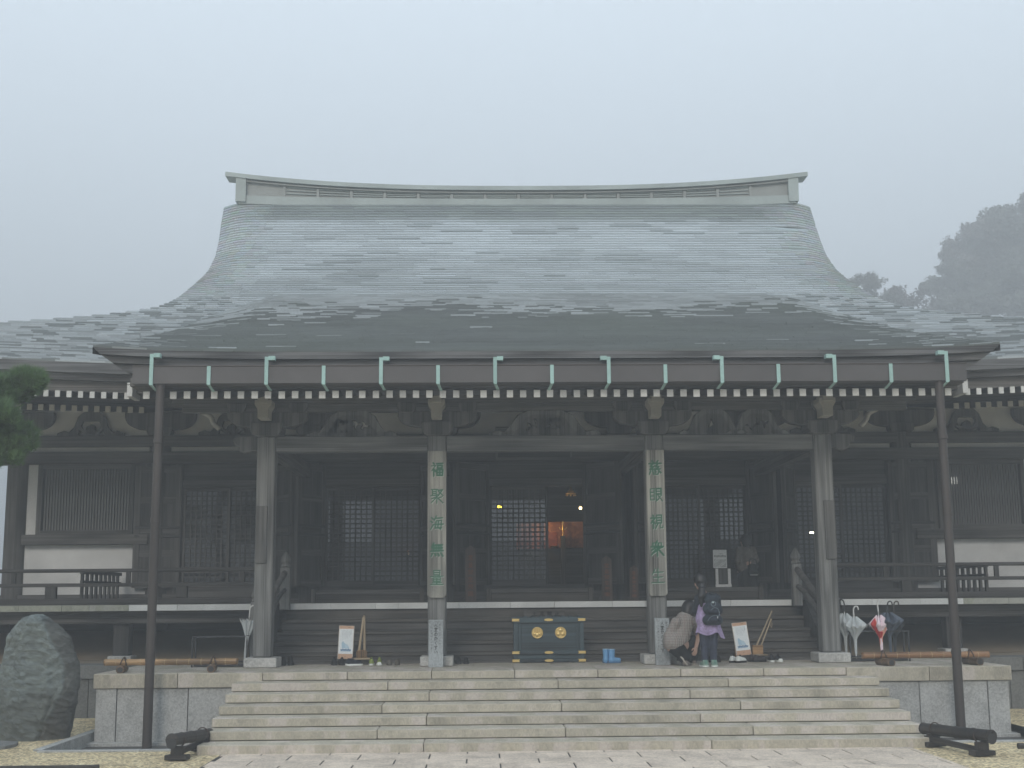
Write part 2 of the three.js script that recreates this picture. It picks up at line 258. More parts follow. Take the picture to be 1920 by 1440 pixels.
{ // hall columns, beams and walls
  for (const x of HX) K('column', rod([x, V, WZ + 0.02], [x, 4.98, WZ + 0.02], 0.205, 0.2, 20), M.hallWood);
  const X0 = -9.3, X1 = 13.9;
  K('tie_beam', bx(X0, X1, 4.38, 4.6, WZ - 0.1, WZ + 0.26, 'x', 0.012), M.hallWood);
  K('head_beam', bx(X0, X1, 4.7, 4.91, WZ - 0.1, WZ + 0.2, 'x', 0.012), M.hallWood);
  K('wall_plate', bx(X0, X1, 5.42, 5.6, WZ - 0.1, WZ + 0.2, 'x'), M.hallWood);
  K('base_beam', bx(X0, X1, V - 0.08, V + 0.19, WZ - 0.1, WZ + 0.16, 'x'), M.hallWood);
  for (let i = 1; i < HX.length - 1; i++) {
    K('plaster_strip', bx(HX[i] + 0.21, HX[i + 1] - 0.21, 4.602, 4.698, WZ - 0.06, WZ + 0.1, 'x'), M.plaster);
    K('plaster_panel', bx(HX[i] + 0.05, HX[i + 1] - 0.05, 4.912, 5.418, WZ - 0.06, WZ + 0.03, 'x'), M.plaster);
  }
  // wings: barred window over a white panel
  for (const [a, b, wa, wb, side] of [[-8.58, -6.3, -8.38, -6.57, -1], [8.3, 10.78, 8.77, 10.47, 1]]) {
    K('white_panel', bx(a, b, V + 0.192, 2.858, WZ - 0.05, WZ + 0.06, 'x'), M.white);
    K('sill_beam', bx(a - 0.02, b + 0.05, 2.86, 3.05, WZ - 0.08, WZ + 0.24, 'x', 0.01), M.hallWood);
    K('white_panel', side < 0 ? bx(a, wa, 3.052, 4.378, WZ - 0.05, WZ + 0.06) : bx(wb, b + 0.1, 3.052, 4.378, WZ - 0.05, WZ + 0.06), M.white);
    if (side > 0) K('wall_board', bx(a, wa, 3.052, 4.378, WZ - 0.05, WZ + 0.07), M.hallWood);
    else K('wall_board', bx(wb, b + 0.1, 3.052, 4.378, WZ - 0.05, WZ + 0.07), M.hallWood);
    const w = K('barred_window', bx(wa, wb, 3.052, 4.378, WZ - 0.08, WZ - 0.03), M.dark);
    K('frame', merge([bx(wa, wa + 0.09, 3.053, 4.377, WZ - 0.028, WZ + 0.12), bx(wb - 0.07, wb, 3.053, 4.377, WZ - 0.028, WZ + 0.12), bx(wa + 0.091, wb - 0.071, 4.29, 4.377, WZ - 0.028, WZ + 0.115), bx(wa + 0.091, wb - 0.071, 3.053, 3.13, WZ - 0.028, WZ + 0.115)]), M.hallWood, w);
    const n = 30, g0 = bx(-0.016, 0.016, 3.131, 4.289, WZ + 0.02, WZ + 0.06, 'y');
    for (let i = 0; i < n; i++) { const m = K('slat', g0, M.beamWood, w); m.position.x = lerp(wa + 0.11, wb - 0.09, (i + 0.5) / n); }
  }
  // door bays
  const OP = [[-5.65, -3.93], [-2.96, -1.14], [0.15, 1.95], [3.24, 5.09], [6.01, 7.8]];
  const edges = [-6.1, ...OP.flat(), 8.1];
  for (let i = 0; i < edges.length; i += 2) K('wall_board', bx(edges[i], edges[i + 1], V + 0.19, 4.38, WZ - 0.07, WZ + 0.08, 'y'), M.dark);
  const lattice = (x0, x1, z, glass = true, shine = M.pane2) => {
    const y0 = 2.062, y1 = 3.915, d = K('lattice_door', merge([bx(x0, x0 + 0.055, y0, y1, z - 0.02, z + 0.02), bx(x1 - 0.055, x1, y0, y1, z - 0.02, z + 0.02), bx(x0 + 0.055, x1 - 0.055, y1 - 0.06, y1, z - 0.02, z + 0.02), bx(x0 + 0.055, x1 - 0.055, y0, y0 + 0.09, z - 0.02, z + 0.02)]), M.hallWood);
    const nx = Math.round((x1 - x0 - 0.11) / 0.098), ny = 19, L = [];
    for (let i = 1; i < nx; i++) { const x = lerp(x0 + 0.055, x1 - 0.055, i / nx); L.push(bx(x - 0.013, x + 0.013, y0 + 0.09, y1 - 0.06, z - 0.012, z + 0.012, 'y')); }
    for (let j = 1; j < ny; j++) { const y = lerp(y0 + 0.09, y1 - 0.06, j / ny); L.push(bx(x0 + 0.055, x1 - 0.055, y - 0.013, y + 0.013, z - 0.0145, z + 0.0095, 'x')); }
    K('lattice', merge(L), M.hallWood, d, { kind: 'stuff' });
    if (glass) for (const [ya, yb, m] of [[y0 + 0.07, 2.86, M.pane], [2.862, 3.64, shine], [3.642, y1 - 0.05, M.pane]]) { const g = new THREE.PlaneGeometry(x1 - x0 - 0.1, yb - ya); g.translate((x0 + x1) / 2, (ya + yb) / 2, z - 0.018); K('glass', g, m, d); }
    return d;
  };
  OP.forEach(([a, b], i) => {
    K('lintel', bx(a, b, 3.92, 4.06, WZ - 0.1, WZ + 0.1, 'x'), M.hallWood);
    K('transom_board', bx(a, b, 4.062, 4.378, WZ - 0.05, WZ + 0.03, 'x'), M.dark);
    K('threshold', bx(a, b, V + 0.19, 2.06, WZ - 0.1, WZ + 0.15, 'x'), M.hallWood);
    const mid = (a + b) / 2;
    if (i === 2) { lattice(a, 1.28, WZ + 0.03); lattice(a + 0.06, 1.2, WZ - 0.035, false); }
    else { lattice(a, mid + 0.03, WZ + 0.03, true, i === 1 ? M.pane2 : M.pane); lattice(mid - 0.03, b, WZ - 0.03, true, i === 3 ? M.pane2 : M.pane); }
  });
  // heavy panelled doors standing open
  const leaf = (hx, hz, ex, ez) => {
    const len = Math.hypot(ex - hx, ez - hz), y0 = 2.05, y1 = 4.32;
    const L = [bx(0, 0.1, y0, y1, -0.03, 0.03), bx(len - 0.12, len, y0, y1, -0.035, 0.035)];
    for (const y of [y0, 2.62, 3.06, 3.62, y1 - 0.12]) L.push(bx(0.1, len - 0.12, y, y + 0.12, -0.03, 0.03));
    const d = K('panel_door', merge(L), M.hallWood); d.position.set(hx, 0, hz); d.rotation.y = -Math.atan2(ez - hz, ex - hx);
    const ys = [y0, 2.62, 3.06, 3.62, y1 - 0.12];
    for (let k = 0; k < 4; k++) K('panel', bx(0.1, len - 0.12, ys[k] + 0.12, ys[k + 1], -0.012, 0.012, 'y'), M.dark, d);
    for (const y of [2.98, 3.14]) K('iron_band', bx(0.02, len - 0.02, y, y + 0.05, -0.05, 0.05, 'x', 0.012), M.iron, d);
  };
  leaf(-5.66, WZ + 0.13, -6.52, WZ + 0.2); leaf(-3.92, WZ + 0.13, -3.46, -5.62);
  leaf(-2.97, WZ + 0.13, -3.4, -5.6); leaf(-1.13, WZ + 0.13, -0.78, -5.6);
  leaf(0.14, WZ + 0.13, -0.5, -5.6); leaf(1.96, WZ + 0.13, 2.6, -5.6);
  leaf(3.23, WZ + 0.13, 2.86, -5.6); leaf(5.1, WZ + 0.13, 5.47, -5.6);
  leaf(6.0, WZ + 0.13, 5.62, -5.6); leaf(7.81, WZ + 0.13, 8.66, WZ + 0.2);
  // side and back walls, inside floor, ceiling and dim back partition
  for (const x of [-8.78, 13.6]) { K('side_wall', bx(x - 0.08, x + 0.08, V, 5.6, -21.6, WZ - 0.2, 'z'), M.hallWood); }
  K('back_wall', bx(-8.7, 13.5, V, 5.6, -21.7, -21.55, 'x'), M.hallWood);
  K('hall_floor', bx(-8.6, 13.5, 1.98, 2.05, -21.5, WZ - 0.12, 'x'), M.hallWood);
  K('hall_ceiling', bx(-8.6, 13.5, 4.95, 5.0, -21.5, WZ - 0.12, 'x'), M.dark);
  K('inner_partition', bx(-8.6, 13.5, 2.06, 4.94, -12.6, -12.5, 'x'), M.dark);
}

{ // wing upper wall: frog-leg struts, bracket arms; boat arms on every hall column
  const frog = (w, h) => shapeOf([[-w, 0], [-w, 0.05], [-w * 0.82, 0.09], [-w * 0.66, 0.06], [-w * 0.5, h * 0.35], [-w * 0.4, h * 0.72], [-w * 0.24, h * 0.94], [-w * 0.12, h], [w * 0.12, h], [w * 0.24, h * 0.94], [w * 0.4, h * 0.72], [w * 0.5, h * 0.35], [w * 0.66, 0.06], [w * 0.82, 0.09], [w, 0.05], [w, 0]],
    [[[-w * 0.42, 0.02], [-w * 0.16, 0.03], [-w * 0.3, h * 0.2], [-w * 0.36, h * 0.3]], [[w * 0.42, 0.02], [w * 0.36, h * 0.3], [w * 0.3, h * 0.2], [w * 0.16, 0.03]],
      [[-w * 0.1, 0.03], [w * 0.1, 0.03], [w * 0.06, h * 0.12], [w * 0.1, h * 0.22], [w * 0.26, h * 0.24], [w * 0.32, h * 0.4], [w * 0.26, h * 0.62], [-w * 0.26, h * 0.62], [-w * 0.32, h * 0.4], [-w * 0.26, h * 0.24], [-w * 0.1, h * 0.22], [-w * 0.06, h * 0.12]]]);
  const leafKnot = r => shapeOf(Array.from({ length: 18 }, (_, i) => { const a = i / 18 * Math.PI * 2, q = r * (0.8 + 0.25 * Math.abs(Math.sin(a * 1.5))); return [Math.cos(a) * q, Math.sin(a) * q]; }));
  for (const x of [-7.42, -4.75, 6.6, 9.4, 12.2]) { const f = K('frog_leg_strut', slab(frog(0.62, 0.48), WZ + 0.05, WZ + 0.15, 0.012), M.hallWood); f.position.set(x, 4.912, 0); const k = K('carved_knot', slab(leafKnot(0.085), WZ + 0.07, WZ + 0.16, 0.01), M.hallWood, f); k.position.set(0, 0.13, 0); }
  const arm = (w, h) => { const s = new THREE.Shape(); s.moveTo(-w, h); s.lineTo(w, h); s.lineTo(w, h * 0.72); s.bezierCurveTo(w * 0.95, h * 0.2, w * 0.72, 0.01, w * 0.4, 0); s.lineTo(-w * 0.4, 0); s.bezierCurveTo(-w * 0.72, 0.01, -w * 0.95, h * 0.2, -w, h * 0.72); s.closePath(); return s; };
  const block = (w0, w1, h) => { const s = new THREE.Shape(); s.moveTo(-w1 / 2, h); s.lineTo(w1 / 2, h); s.lineTo(w1 / 2, h * 0.52); s.quadraticCurveTo(w1 / 2 - 0.01, h * 0.12, w0 / 2, 0); s.lineTo(-w0 / 2, 0); s.quadraticCurveTo(-w1 / 2 + 0.01, h * 0.12, -w1 / 2, h * 0.52); s.closePath(); return s; };
  for (const x of HX.slice(1, -1)) {
    const b = K('bracket', slab(block(0.36, 0.46, 0.16), WZ - 0.2, WZ + 0.26, 0.008), M.hallWood); b.position.set(x, 4.912, 0);
    const a = K('bracket_arm', slab(arm(0.66, 0.32), WZ + 0.04, WZ + 0.2, 0.01), M.hallWood, b); a.position.set(0, 0.12, 0);
  }
  // porch columns, bracket sets, carved struts
  KX.forEach((x, i) => {
    K('porch_column', bx(x - 0.14, x + 0.14, P + 0.145, 4.29, KZ - 0.14, KZ + 0.14, 'y', 0.028), M.porchWood);
    K('pedestal', bx(x - 0.245, x + 0.245, P, P + 0.145, KZ - 0.24, KZ + 0.27, 'x', 0.018), M.pale);
    const b = K('bracket', slab(block(0.31, 0.46, 0.19), KZ - 0.22, KZ + 0.22, 0.01), M.carve); b.position.set(x, 4.291, 0);
    const a = K('bracket_arm', slab(arm(0.6, 0.22), KZ - 0.09, KZ + 0.09, 0.012), M.carve, b); a.position.set(0, 0.15, 0);
    for (const dx of [-0.47, 0, 0.47]) { const q = K('bearing_block', slab(block(0.17, 0.27, 0.14), KZ - 0.13, KZ + 0.13, 0.008), M.carve, b); q.position.set(dx, 0.371, 0); }
    const n = K('white_nose', slab(shapeOf([[-0.072, 0], [0.072, 0], [0.075, 0.13], [0.12, 0.2], [0.12, 0.262], [-0.12, 0.262], [-0.12, 0.2], [-0.075, 0.13]]), KZ + 0.16, KZ + 0.52, 0.006), M.nose, b); n.position.set(0, 0.235, 0);
    const n2 = K('nose_cap', slab(shapeOf([[-0.07, 0], [0.07, 0], [0.07, 0.09], [-0.07, 0.09]]), KZ + 0.16, KZ + 0.57, 0.006), M.nose, b); n2.position.set(0, 0.455, 0);
  });
  for (let i = 0; i < 3; i++) K('porch_beam', bx(KX[i] + 0.142, KX[i + 1] - 0.142, 4.045, 4.288, KZ - 0.11, KZ + 0.11, 'x', 0.015), M.beamWood);
  for (const [x, s] of [[KX[0], -1], [KX[3], 1]]) { // carved beam ends outside the outer columns
    const g = slab(shapeOf([[0, 0.24], [0.3, 0.24], [0.36, 0.2], [0.34, 0.13], [0.28, 0.1], [0.26, 0.03], [0.18, 0], [0.08, 0.04], [0, 0.04]].map(([a, b]) => [a * s, b])), KZ - 0.09, KZ + 0.09, 0.015);
    const m = K('carved_beam_end', g, M.carve); m.position.set(x + s * 0.142, 4.045, 0);
    K('tie_beam', bx(x - 0.09, x + 0.09, 4.06, 4.3, WZ + 0.2, KZ - 0.16, 'z', 0.015), M.carve);
  }
  for (const x of [KX[1], KX[2]]) K('tie_beam', bx(x - 0.08, x + 0.08, 4.1, 4.3, WZ + 0.2, KZ - 0.16, 'z', 0.015), M.carve);
  // carved frog-leg panels with curling openings over the porch beams
  const curls = (w, h, n, sd) => { let s = sd; const q = () => (s = (s * 16807) % 2147483647) / 2147483647, H = []; for (let i = 0; i < n; i++) { const cx = lerp(-w * 0.36, w * 0.36, (i + 0.5) / n), cy = h * (0.36 + 0.2 * q()), r = w * 0.36 / n, a0 = q() * 6; H.push(Array.from({ length: 9 }, (_, k) => { const a = a0 + k / 9 * Math.PI * 2, R = r * (0.6 + 0.5 * ((k + i) % 3)); return [cx + Math.cos(a) * R, cy + Math.sin(a) * R]; })); } return H; };
  const outer = (w, h) => [[-w, 0], [-w, 0.03], [-w * 0.86, 0.07], [-w * 0.74, 0.05], [-w * 0.62, h * 0.4], [-w * 0.5, h * 0.8], [-w * 0.3, h], [w * 0.3, h], [w * 0.5, h * 0.8], [w * 0.62, h * 0.4], [w * 0.74, 0.05], [w * 0.86, 0.07], [w, 0.03], [w, 0]];
  for (const [x, w, n, sd] of [[-1.98, 0.66, 4, 11], [1.0, 0.82, 5, 29], [3.6, 0.5, 3, 47], [4.3, 0.46, 3, 63]]) {
    const m = K('frog_leg_carving', slab(shapeOf(outer(w, 0.37), curls(w, 0.37, n, sd)), KZ - 0.07, KZ + 0.05, 0.012), M.carve); m.position.set(x, 4.29, 0);
    const m2 = K('frog_leg_frame', slab(shapeOf(outer(w * 1.04, 0.385).map(([a, b]) => [a, b]), [outer(w * 0.8, 0.31).map(([a, b]) => [a * 0.96, b + 0.012])]), KZ - 0.09, KZ + 0.08, 0.012), M.beamWood, m);
  }
  K('purlin', bx(-4.75, 6.8, 4.8, 4.95, KZ - 0.1, KZ + 0.1, 'x', 0.01), M.carve);
  K('purlin', bx(-4.6, 6.65, 4.67, 4.798, KZ - 0.08, KZ + 0.07, 'x', 0.01), M.carve);
  // plain boards screwed to the inner faces of the outer porch columns
  K('column_board', bx(5.255, 5.42, 2.36, 3.25, KZ + 0.142, KZ + 0.175, 'y', 0.006), M.carve);
  K('column_board', bx(-3.41, -3.24, 2.36, 3.22, KZ + 0.142, KZ + 0.172, 'y', 0.006), M.carve);
  // pale carved tail pieces beside the rain pipes
  for (const [x, s] of [[6.45, 1], [-4.45, -1]]) { const g = tube([[0, 0, 0], [0.1 * s, 0.1, 0], [0.14 * s, 0.2, 0], [0.3 * s, 0.29, 0]], 0.045, 14, 6); const m = K('carved_tail', g, M.nose); m.position.set(x - 0.2 * s, 4.56, -2.6); }
}

{ // porch steps, veranda, railing
  const st = [[V - 0.097, -3.52], [1.488, -3.2], [1.302, -2.9], [1.147, -2.6], [0.985, -2.3]];
  for (let k = 1; k < st.length; k++) { const [y, z] = st[k], x0 = -3.24 - 0.03 * k, x1 = 5.3 + 0.03 * k; K('stair_tread', bx(x0, x1, y - 0.055, y, z - 0.34, z, 'x', 0.01), M.stairWood); K('stair_riser', bx(x0, x1, k === 4 ? P + 0.04 : st[k + 1][0], y - 0.056, z - 0.1, z - 0.035, 'x'), M.hallWood); }
  K('stair_riser', bx(-3.24, 5.3, 1.488, V - 0.1, -3.6, -3.53, 'x'), M.stairWood);
  K('stair_sill', bx(-3.36, 5.42, P, P + 0.05, -2.34, -2.2, 'x'), M.hallWood);
  for (const [x, s] of [[-3.4, -1], [5.42, 1]]) { // curved side strings, newels, handrails
    const g = slab(shapeOf([[-3.5, 1.75], [-3.3, 1.74], [-2.9, 1.5], [-2.4, 1.16], [-2.05, 0.9], [-1.98, P], [-3.5, P]]), -0.04, 0.04); g.rotateY(-Math.PI / 2); g.translate(x, 0, 0); K('stair_string', g, M.dark);
    const nx = x - s * 0.16, nl = K('newel_post', bx(nx - 0.08, nx + 0.08, V - 0.1, 2.34, -3.42, -3.26, 'y', 0.012), M.porchWood);
    const cap = new THREE.LatheGeometry([[0.0, 0.27], [0.02, 0.25], [0.045, 0.21], [0.075, 0.16], [0.085, 0.11], [0.07, 0.075], [0.05, 0.06], [0.075, 0.045], [0.08, 0.0], [0, 0]].map(p => new THREE.Vector2(...p)), 16); cap.translate(nx, 2.34, -3.34); K('onion_cap', cap, M.porchWood, nl);
    K('handrail', tube([[nx, 2.26, -3.3], [nx + s * 0.05, 2.1, -3.0], [nx + s * 0.13, 1.82, -2.6], [nx + s * 0.2, 1.62, -2.2], [nx + s * 0.24, 1.6, -1.9]], 0.05, 24, 8), M.carve);
    K('handrail', tube([[nx, 1.98, -3.3], [nx + s * 0.05, 1.86, -3.0], [nx + s * 0.13, 1.6, -2.6], [nx + s * 0.2, 1.36, -2.2]], 0.04, 24, 8), M.carve);
    K('newel_post', bx(nx + s * 0.24 - 0.07, nx + s * 0.24 + 0.07, P, 1.78, -2.0, -1.86, 'y', 0.01), M.porchWood);
    const c2 = cap.clone(); c2.scale(0.85, 0.85, 0.85); c2.translate(nx + s * 0.24 - nx * 0.85, 1.78 - 2.34 * 0.85, -1.93 + 3.34 * 0.85); K('onion_cap', c2, M.porchWood, nl);
  }
  K('veranda_floor', bx(-10.6, 14.6, V - 0.095, V, WZ - 0.1, -3.53, 'x'), M.hallWood);
  const mossy = std(lin(0.36, 0.37, 0.33), { map: T.step });
  for (const [a, b] of [[-10.6, -3.82], [-3.3, 5.33], [6.03, 14.6]]) for (let x = a; x < b - 0.02;) { const w = Math.min(b - x, rr(0.35, 1.25)); K('edge_board', bx(x + 0.002, x + w - 0.002, V - 0.096, V + 0.003, -3.529, -3.47 - rr(0, 0.006), 'x', 0.004), x < -6.3 || (x > 8 && rnd() < 0.3) ? mossy : M.edge); x += w; }
  for (const [a, b] of [[-10.6, -3.45], [5.5, 14.6]]) K('veranda_beam', bx(a, b, 1.44, V - 0.097, -3.9, -3.72, 'x', 0.01), M.hallWood);
  for (const x of [-8.9, -6.04, 8.04, 10.9]) for (const z of [-3.95, -6.4]) { K('veranda_post', bx(x - 0.135, x + 0.135, P + 0.09, 1.64, z - 0.13, z + 0.13, 'y', 0.015), M.rail); K('footing_stone', bx(x - 0.2, x + 0.2, P - 0.02, P + 0.089, z - 0.2, z + 0.2, 'x', 0.02), M.pale); }
  for (const x of [-3.28, -0.67, 2.665, 5.29]) K('floor_post', bx(x - 0.13, x + 0.13, P, 1.64, -6.5, -6.25, 'y'), M.rail);
  for (const [a, b, posts] of [[-10.6, -3.76, [-9.7, -7.17, -5.0]], [5.95, 14.6, [7.2, 9.45, 12]]]) {
    K('top_rail', rod([a, 2.318, -3.62], [b, 2.318, -3.62], 0.032, 0.032, 10), M.rail);
    K('middle_rail', bx(a, b, 2.05, 2.11, -3.66, -3.58, 'x', 0.008), M.rail);
    K('bottom_rail', bx(a, b, V + 0.02, V + 0.115, -3.67, -3.57, 'x', 0.008), M.rail);
    for (const x of posts) K('railing_post', bx(x - 0.09, x + 0.09, V + 0.115, 2.05, -3.67, -3.57, 'y', 0.006), M.rail);
    for (let x = a + 0.9; x < b; x += 1.9) K('railing_strut', bx(x - 0.035, x + 0.035, 2.11, 2.29, -3.65, -3.59, 'y'), M.rail);
  }
  for (const x of [-6.72, 8.64]) { // slatted screens across the veranda
    const s = K('slatted_screen', merge([bx(x - 0.03, x + 0.03, 2.27, 2.33, -6.15, -3.75, 'z'), bx(x - 0.025, x + 0.025, 1.78, 1.83, -6.15, -3.75, 'z'), bx(x - 0.02, x + 0.02, 2.12, 2.16, -6.15, -3.75, 'z')]), M.hallWood);
    for (let i = 0; i < 9; i++) K('slat', bx(x - 0.02, x + 0.02, 1.83, 2.3, -3.85 - i * 0.27, -3.77 - i * 0.27, 'y'), M.hallWood, s);
  }
  // low boarded step in front of each middle door
  for (const [a, b] of [[-3.03, -1.02], [0.09, 2.0], [3.25, 5.06]]) { const s = K('door_step', bx(a + 0.08, b - 0.08, V, 1.945, -5.6, -5.05, 'x', 0.008), M.stairWood); for (const x of [a, b - 0.08]) K('end_post', bx(x, x + 0.08, V, 1.99, -5.12, -5.0, 'y', 0.006), M.stairWood, s); K('top_board', bx(a + 0.081, b - 0.081, 1.9, 1.975, -5.6, -5.02, 'x', 0.006), M.carve, s); }
}

// ------------------------------------------------------------------ roof of the temple
const mainY = s => 5.66 + 3.45 * s + 2.82 * s * s, mainZ = s => -2.5 - 11.5 * s;
const HB = [[-0.01, 15.8], [0.2, 12.9], [0.3, 11.0], [0.336, 9.95], [0.362, 9.15], [0.394, 8.35], [0.415, 7.9], [0.44, 7.55], [0.47, 7.4], [0.5, 7.31], [0.6, 7.22], [0.68, 7.15], [0.76, 7.18], [0.84, 7.3], [0.93, 7.46], [1.03, 7.62]];
const halfW = s => table(HB, s);
const sweep = r => -0.1 + 0.16 * Math.min(6, Math.pow(Math.abs(r) / 8.8, 3));
function roofY(r, s) { const w = halfW(s), e = s > 0.42 ? Math.max(0, Math.abs(r) - (w - 0.75)) / 0.75 : 0; return mainY(s) + sweep(r) * Math.pow(1 - s, 3) - 0.14 * e * e * sst(0.45, 0.7, s); }
const kz = u => lerp(-8.3, 0.25, u), ky = u => 8.13 - 8.55 * (0.42 * u - 0.0885 * u * u);
const kw = u => table([[0, 6.0], [0.03, 6.08], [0.1, 6.22], [0.22, 6.4], [0.37, 6.46], [1, 6.5]], u);
const porchY = (r, u) => ky(u) + 0.085 * Math.pow(Math.abs(r) / 6.5, 6) * sst(0.5, 1, u) - 0.2 * sst(5.2, 6.5, Math.abs(r)) * (1 - sst(0.1, 0.75, u));
{
  const R = K('roof', grid(40, 30, (i, j) => { const s = lerp(1.0, 0, j), r = (i * 2 - 1) * (halfW(s) - 0.01); return [CX + r, roofY(r, s) - 0.05, mainZ(s)]; }), std(lin(0.2, 0.225, 0.23), { side: THREE.DoubleSide }));
  K('back_slope', grid(20, 14, (i, j) => { const s = lerp(1.0, 0, j), r = (i * 2 - 1) * halfW(s); return [CX + r, roofY(r, s) - 0.05, -28 - mainZ(s)]; }), M.eave, R);
  for (const q of [-1, 1]) K('side_slope', grid(8, 30, (i, j) => { const s = lerp(1.0, 0, j), r = q * halfW(s); return [CX + r, roofY(r, s) - 0.03, lerp(mainZ(s), -28 - mainZ(s), i)]; }), std(lin(0.34, 0.37, 0.37), { side: THREE.DoubleSide, roughness: 0.7 }), R);
  K('porch_slope', grid(40, 24, (i, j) => { const r = (i * 2 - 1) * (kw(j) - 0.01); return [CX + r, porchY(r, j) - 0.05, kz(j)]; }), std(lin(0.15, 0.165, 0.162), { side: THREE.DoubleSide }), R);
  // verge boards of the porch roof, closing it down on to the main slope
  for (const q of [-1, 1]) K('verge_board', grid(1, 24, (i, j) => { const r = q * (kw(j) + 0.004); return [CX + r, porchY(r, j) - (i ? lerp(0.3, 0.1, Math.pow(j, 5)) : 0), kz(j)]; }), std(lin(0.1, 0.1, 0.1), { side: THREE.DoubleSide }), R);

  // courses of sheet-copper shingles: a plate with a raised folded edge above a small dark gap
  const pos = [], col = [];
  const quad = (a, b, c, d, cl) => { pos.push(...a, ...d, ...c, ...a, ...c, ...b); for (let k = 0; k < 6; k++) col.push(...cl); };
  const mix = (a, b, t) => a.map((v, i) => lerp(v, b[i], t));
  // f(r, v): surface point at distance r from the middle, v down the slope; each plate runs from v0 (top) to v1
  function plate(f, r0, r1, v0, v1, lift, body, fold) {
    const g = 0.002, vm = lerp(v0, v1, 0.56), up = (q, h) => [q[0], q[1] + h, q[2] + h * 0.3];
    const A = up(f(r0 + g, v0), 0.002), B = up(f(r1 - g, v0), 0.002), C = up(f(r1 - g, vm), lift * 0.55), D = up(f(r0 + g, vm), lift * 0.55), E = up(f(r1 - g, v1), lift), F = up(f(r0 + g, v1), lift);
    quad(A, B, C, D, body); quad(D, C, E, F, fold);
    quad(F, E, [E[0], E[1] - lift - 0.012, E[2] - 0.012], [F[0], F[1] - lift - 0.012, F[2] - 0.012], fold.map(q => q * 0.85));
  }
  const PALE = [0.58, 0.635, 0.67], MID = [0.25, 0.28, 0.29], DARK = [0.115, 0.13, 0.133], MOSS = [0.18, 0.215, 0.19], BROWN = [0.28, 0.265, 0.25];  // PALE: patina, plus sky reflections off wet sheet edges put into colour
  const N = 80, mainP = (r, v) => [CX + r, roofY(r, 1 - v), mainZ(1 - v)], porchP = (r, v) => [CX + r, porchY(r, v), kz(v)];
  const kohaiOver = (r, z) => { if (z < -7.6) return false; const u = (z + 8.3) / 8.55; return Math.abs(r) < kw(u) - 0.7; };
  for (let k = 0; k < N; k++) {
    const v0 = k / N, v1 = (k + 1) / N, sm = 1 - (v0 + v1) / 2, w = halfW(sm), row = rr(-0.1, 0.1);
    for (let r = -w; r < w - 0.02;) {
      const fine = sm > 0.42 && Math.abs(r) > w - 1.25, r1 = r + Math.min(w - r, fine ? rr(0.1, 0.26) : sm < 0.5 ? rr(0.14, 0.55) : rr(0.3, 1.1)), m = (r + r1) / 2;
      if (!kohaiOver(m, mainZ(1 - v1) - 0.2)) {
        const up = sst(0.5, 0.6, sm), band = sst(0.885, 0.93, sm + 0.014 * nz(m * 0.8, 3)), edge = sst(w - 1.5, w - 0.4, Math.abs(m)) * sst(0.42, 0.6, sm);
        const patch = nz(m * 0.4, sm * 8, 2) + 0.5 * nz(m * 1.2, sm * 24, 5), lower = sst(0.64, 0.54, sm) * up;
        const tone = clamp(0.52 + 0.5 * patch + row * 0.6 + rr(-0.18, 0.18) - 0.22 * lower + 0.16 * sst(0.56, 0.85, sm), 0, 1);  // last term pales the upper courses: fog haze put into the tone
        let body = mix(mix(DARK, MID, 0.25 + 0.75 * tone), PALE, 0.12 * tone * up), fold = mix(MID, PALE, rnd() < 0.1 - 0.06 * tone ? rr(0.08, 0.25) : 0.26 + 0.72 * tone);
        if (!up) { body = mix(mix(DARK, MID, rr(0.1, 0.9)), BROWN, rnd() < 0.2 ? 0.5 : 0); fold = mix(MID, PALE, rnd() < 0.3 ? 0 : rr(0.4, 1)); }
        const bc = mix(DARK, MOSS, rr(0, 1)), ec = [0.34, 0.375, 0.375].map(q => q * rr(0.9, 1.1));
        body = mix(mix(body, bc, band * 0.8), ec, edge * 0.8); fold = mix(mix(fold, mix(bc, MID, 0.3), band * 0.85), ec, edge * 0.75);
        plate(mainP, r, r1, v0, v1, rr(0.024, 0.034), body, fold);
      }
      r = r1;
    }
  }
  const NK = 62;
  for (let k = 0; k < NK; k++) {
    const u0 = k / NK, u1 = (k + 1) / NK, um = (u0 + u1) / 2, w = kw(um), row = rr(-0.12, 0.12);
    for (let r = -w; r < w - 0.02;) {
      const r1 = r + Math.min(w - r, rr(0.12, 0.5)), m = (r + r1) / 2;
      const verge = sst(w - 1.4, w - 0.2, Math.abs(m)), top = sst(0.12, 0, um + 0.05 * nz(m * 1.1, 7));
      const p = 0.008 + 0.16 * top + 0.34 * verge * (m > 0 ? 1 : 0.6) + 0.03 * (nz(m * 0.5, um * 6) + 0.1), tone = clamp(0.45 + 0.5 * nz(m * 0.4, um * 7, 9) + row + rr(-0.15, 0.15));
      const moss = 0.55 * clamp(0.45 + nz(m * 0.35, um * 3, 4));
      const bl = sst(0.42, 0.0, um + 0.16 * nz(m * 0.35, um * 2, 11) + 0.07 * nz(m * 1.4, um * 9, 3)); let body = mix(mix(DARK, MID, 0.15 + 0.45 * tone), MOSS, moss), fold = rnd() < p ? mix(MID, PALE, rr(0.25, 0.95)) : mix(mix(DARK, MID, 0.3 + 0.6 * tone), MOSS, moss * 0.7);
      body = mix(body, mix(DARK, MID, 0.4 + 0.6 * tone), bl); if (rnd() < bl * 1.1) fold = mix(MID, PALE, clamp(0.3 + 0.75 * tone + rr(-0.2, 0.2)));
      plate(porchP, r, r1, u0, u1, rr(0.02, 0.03), body, fold);
      r = r1;
    }
  }
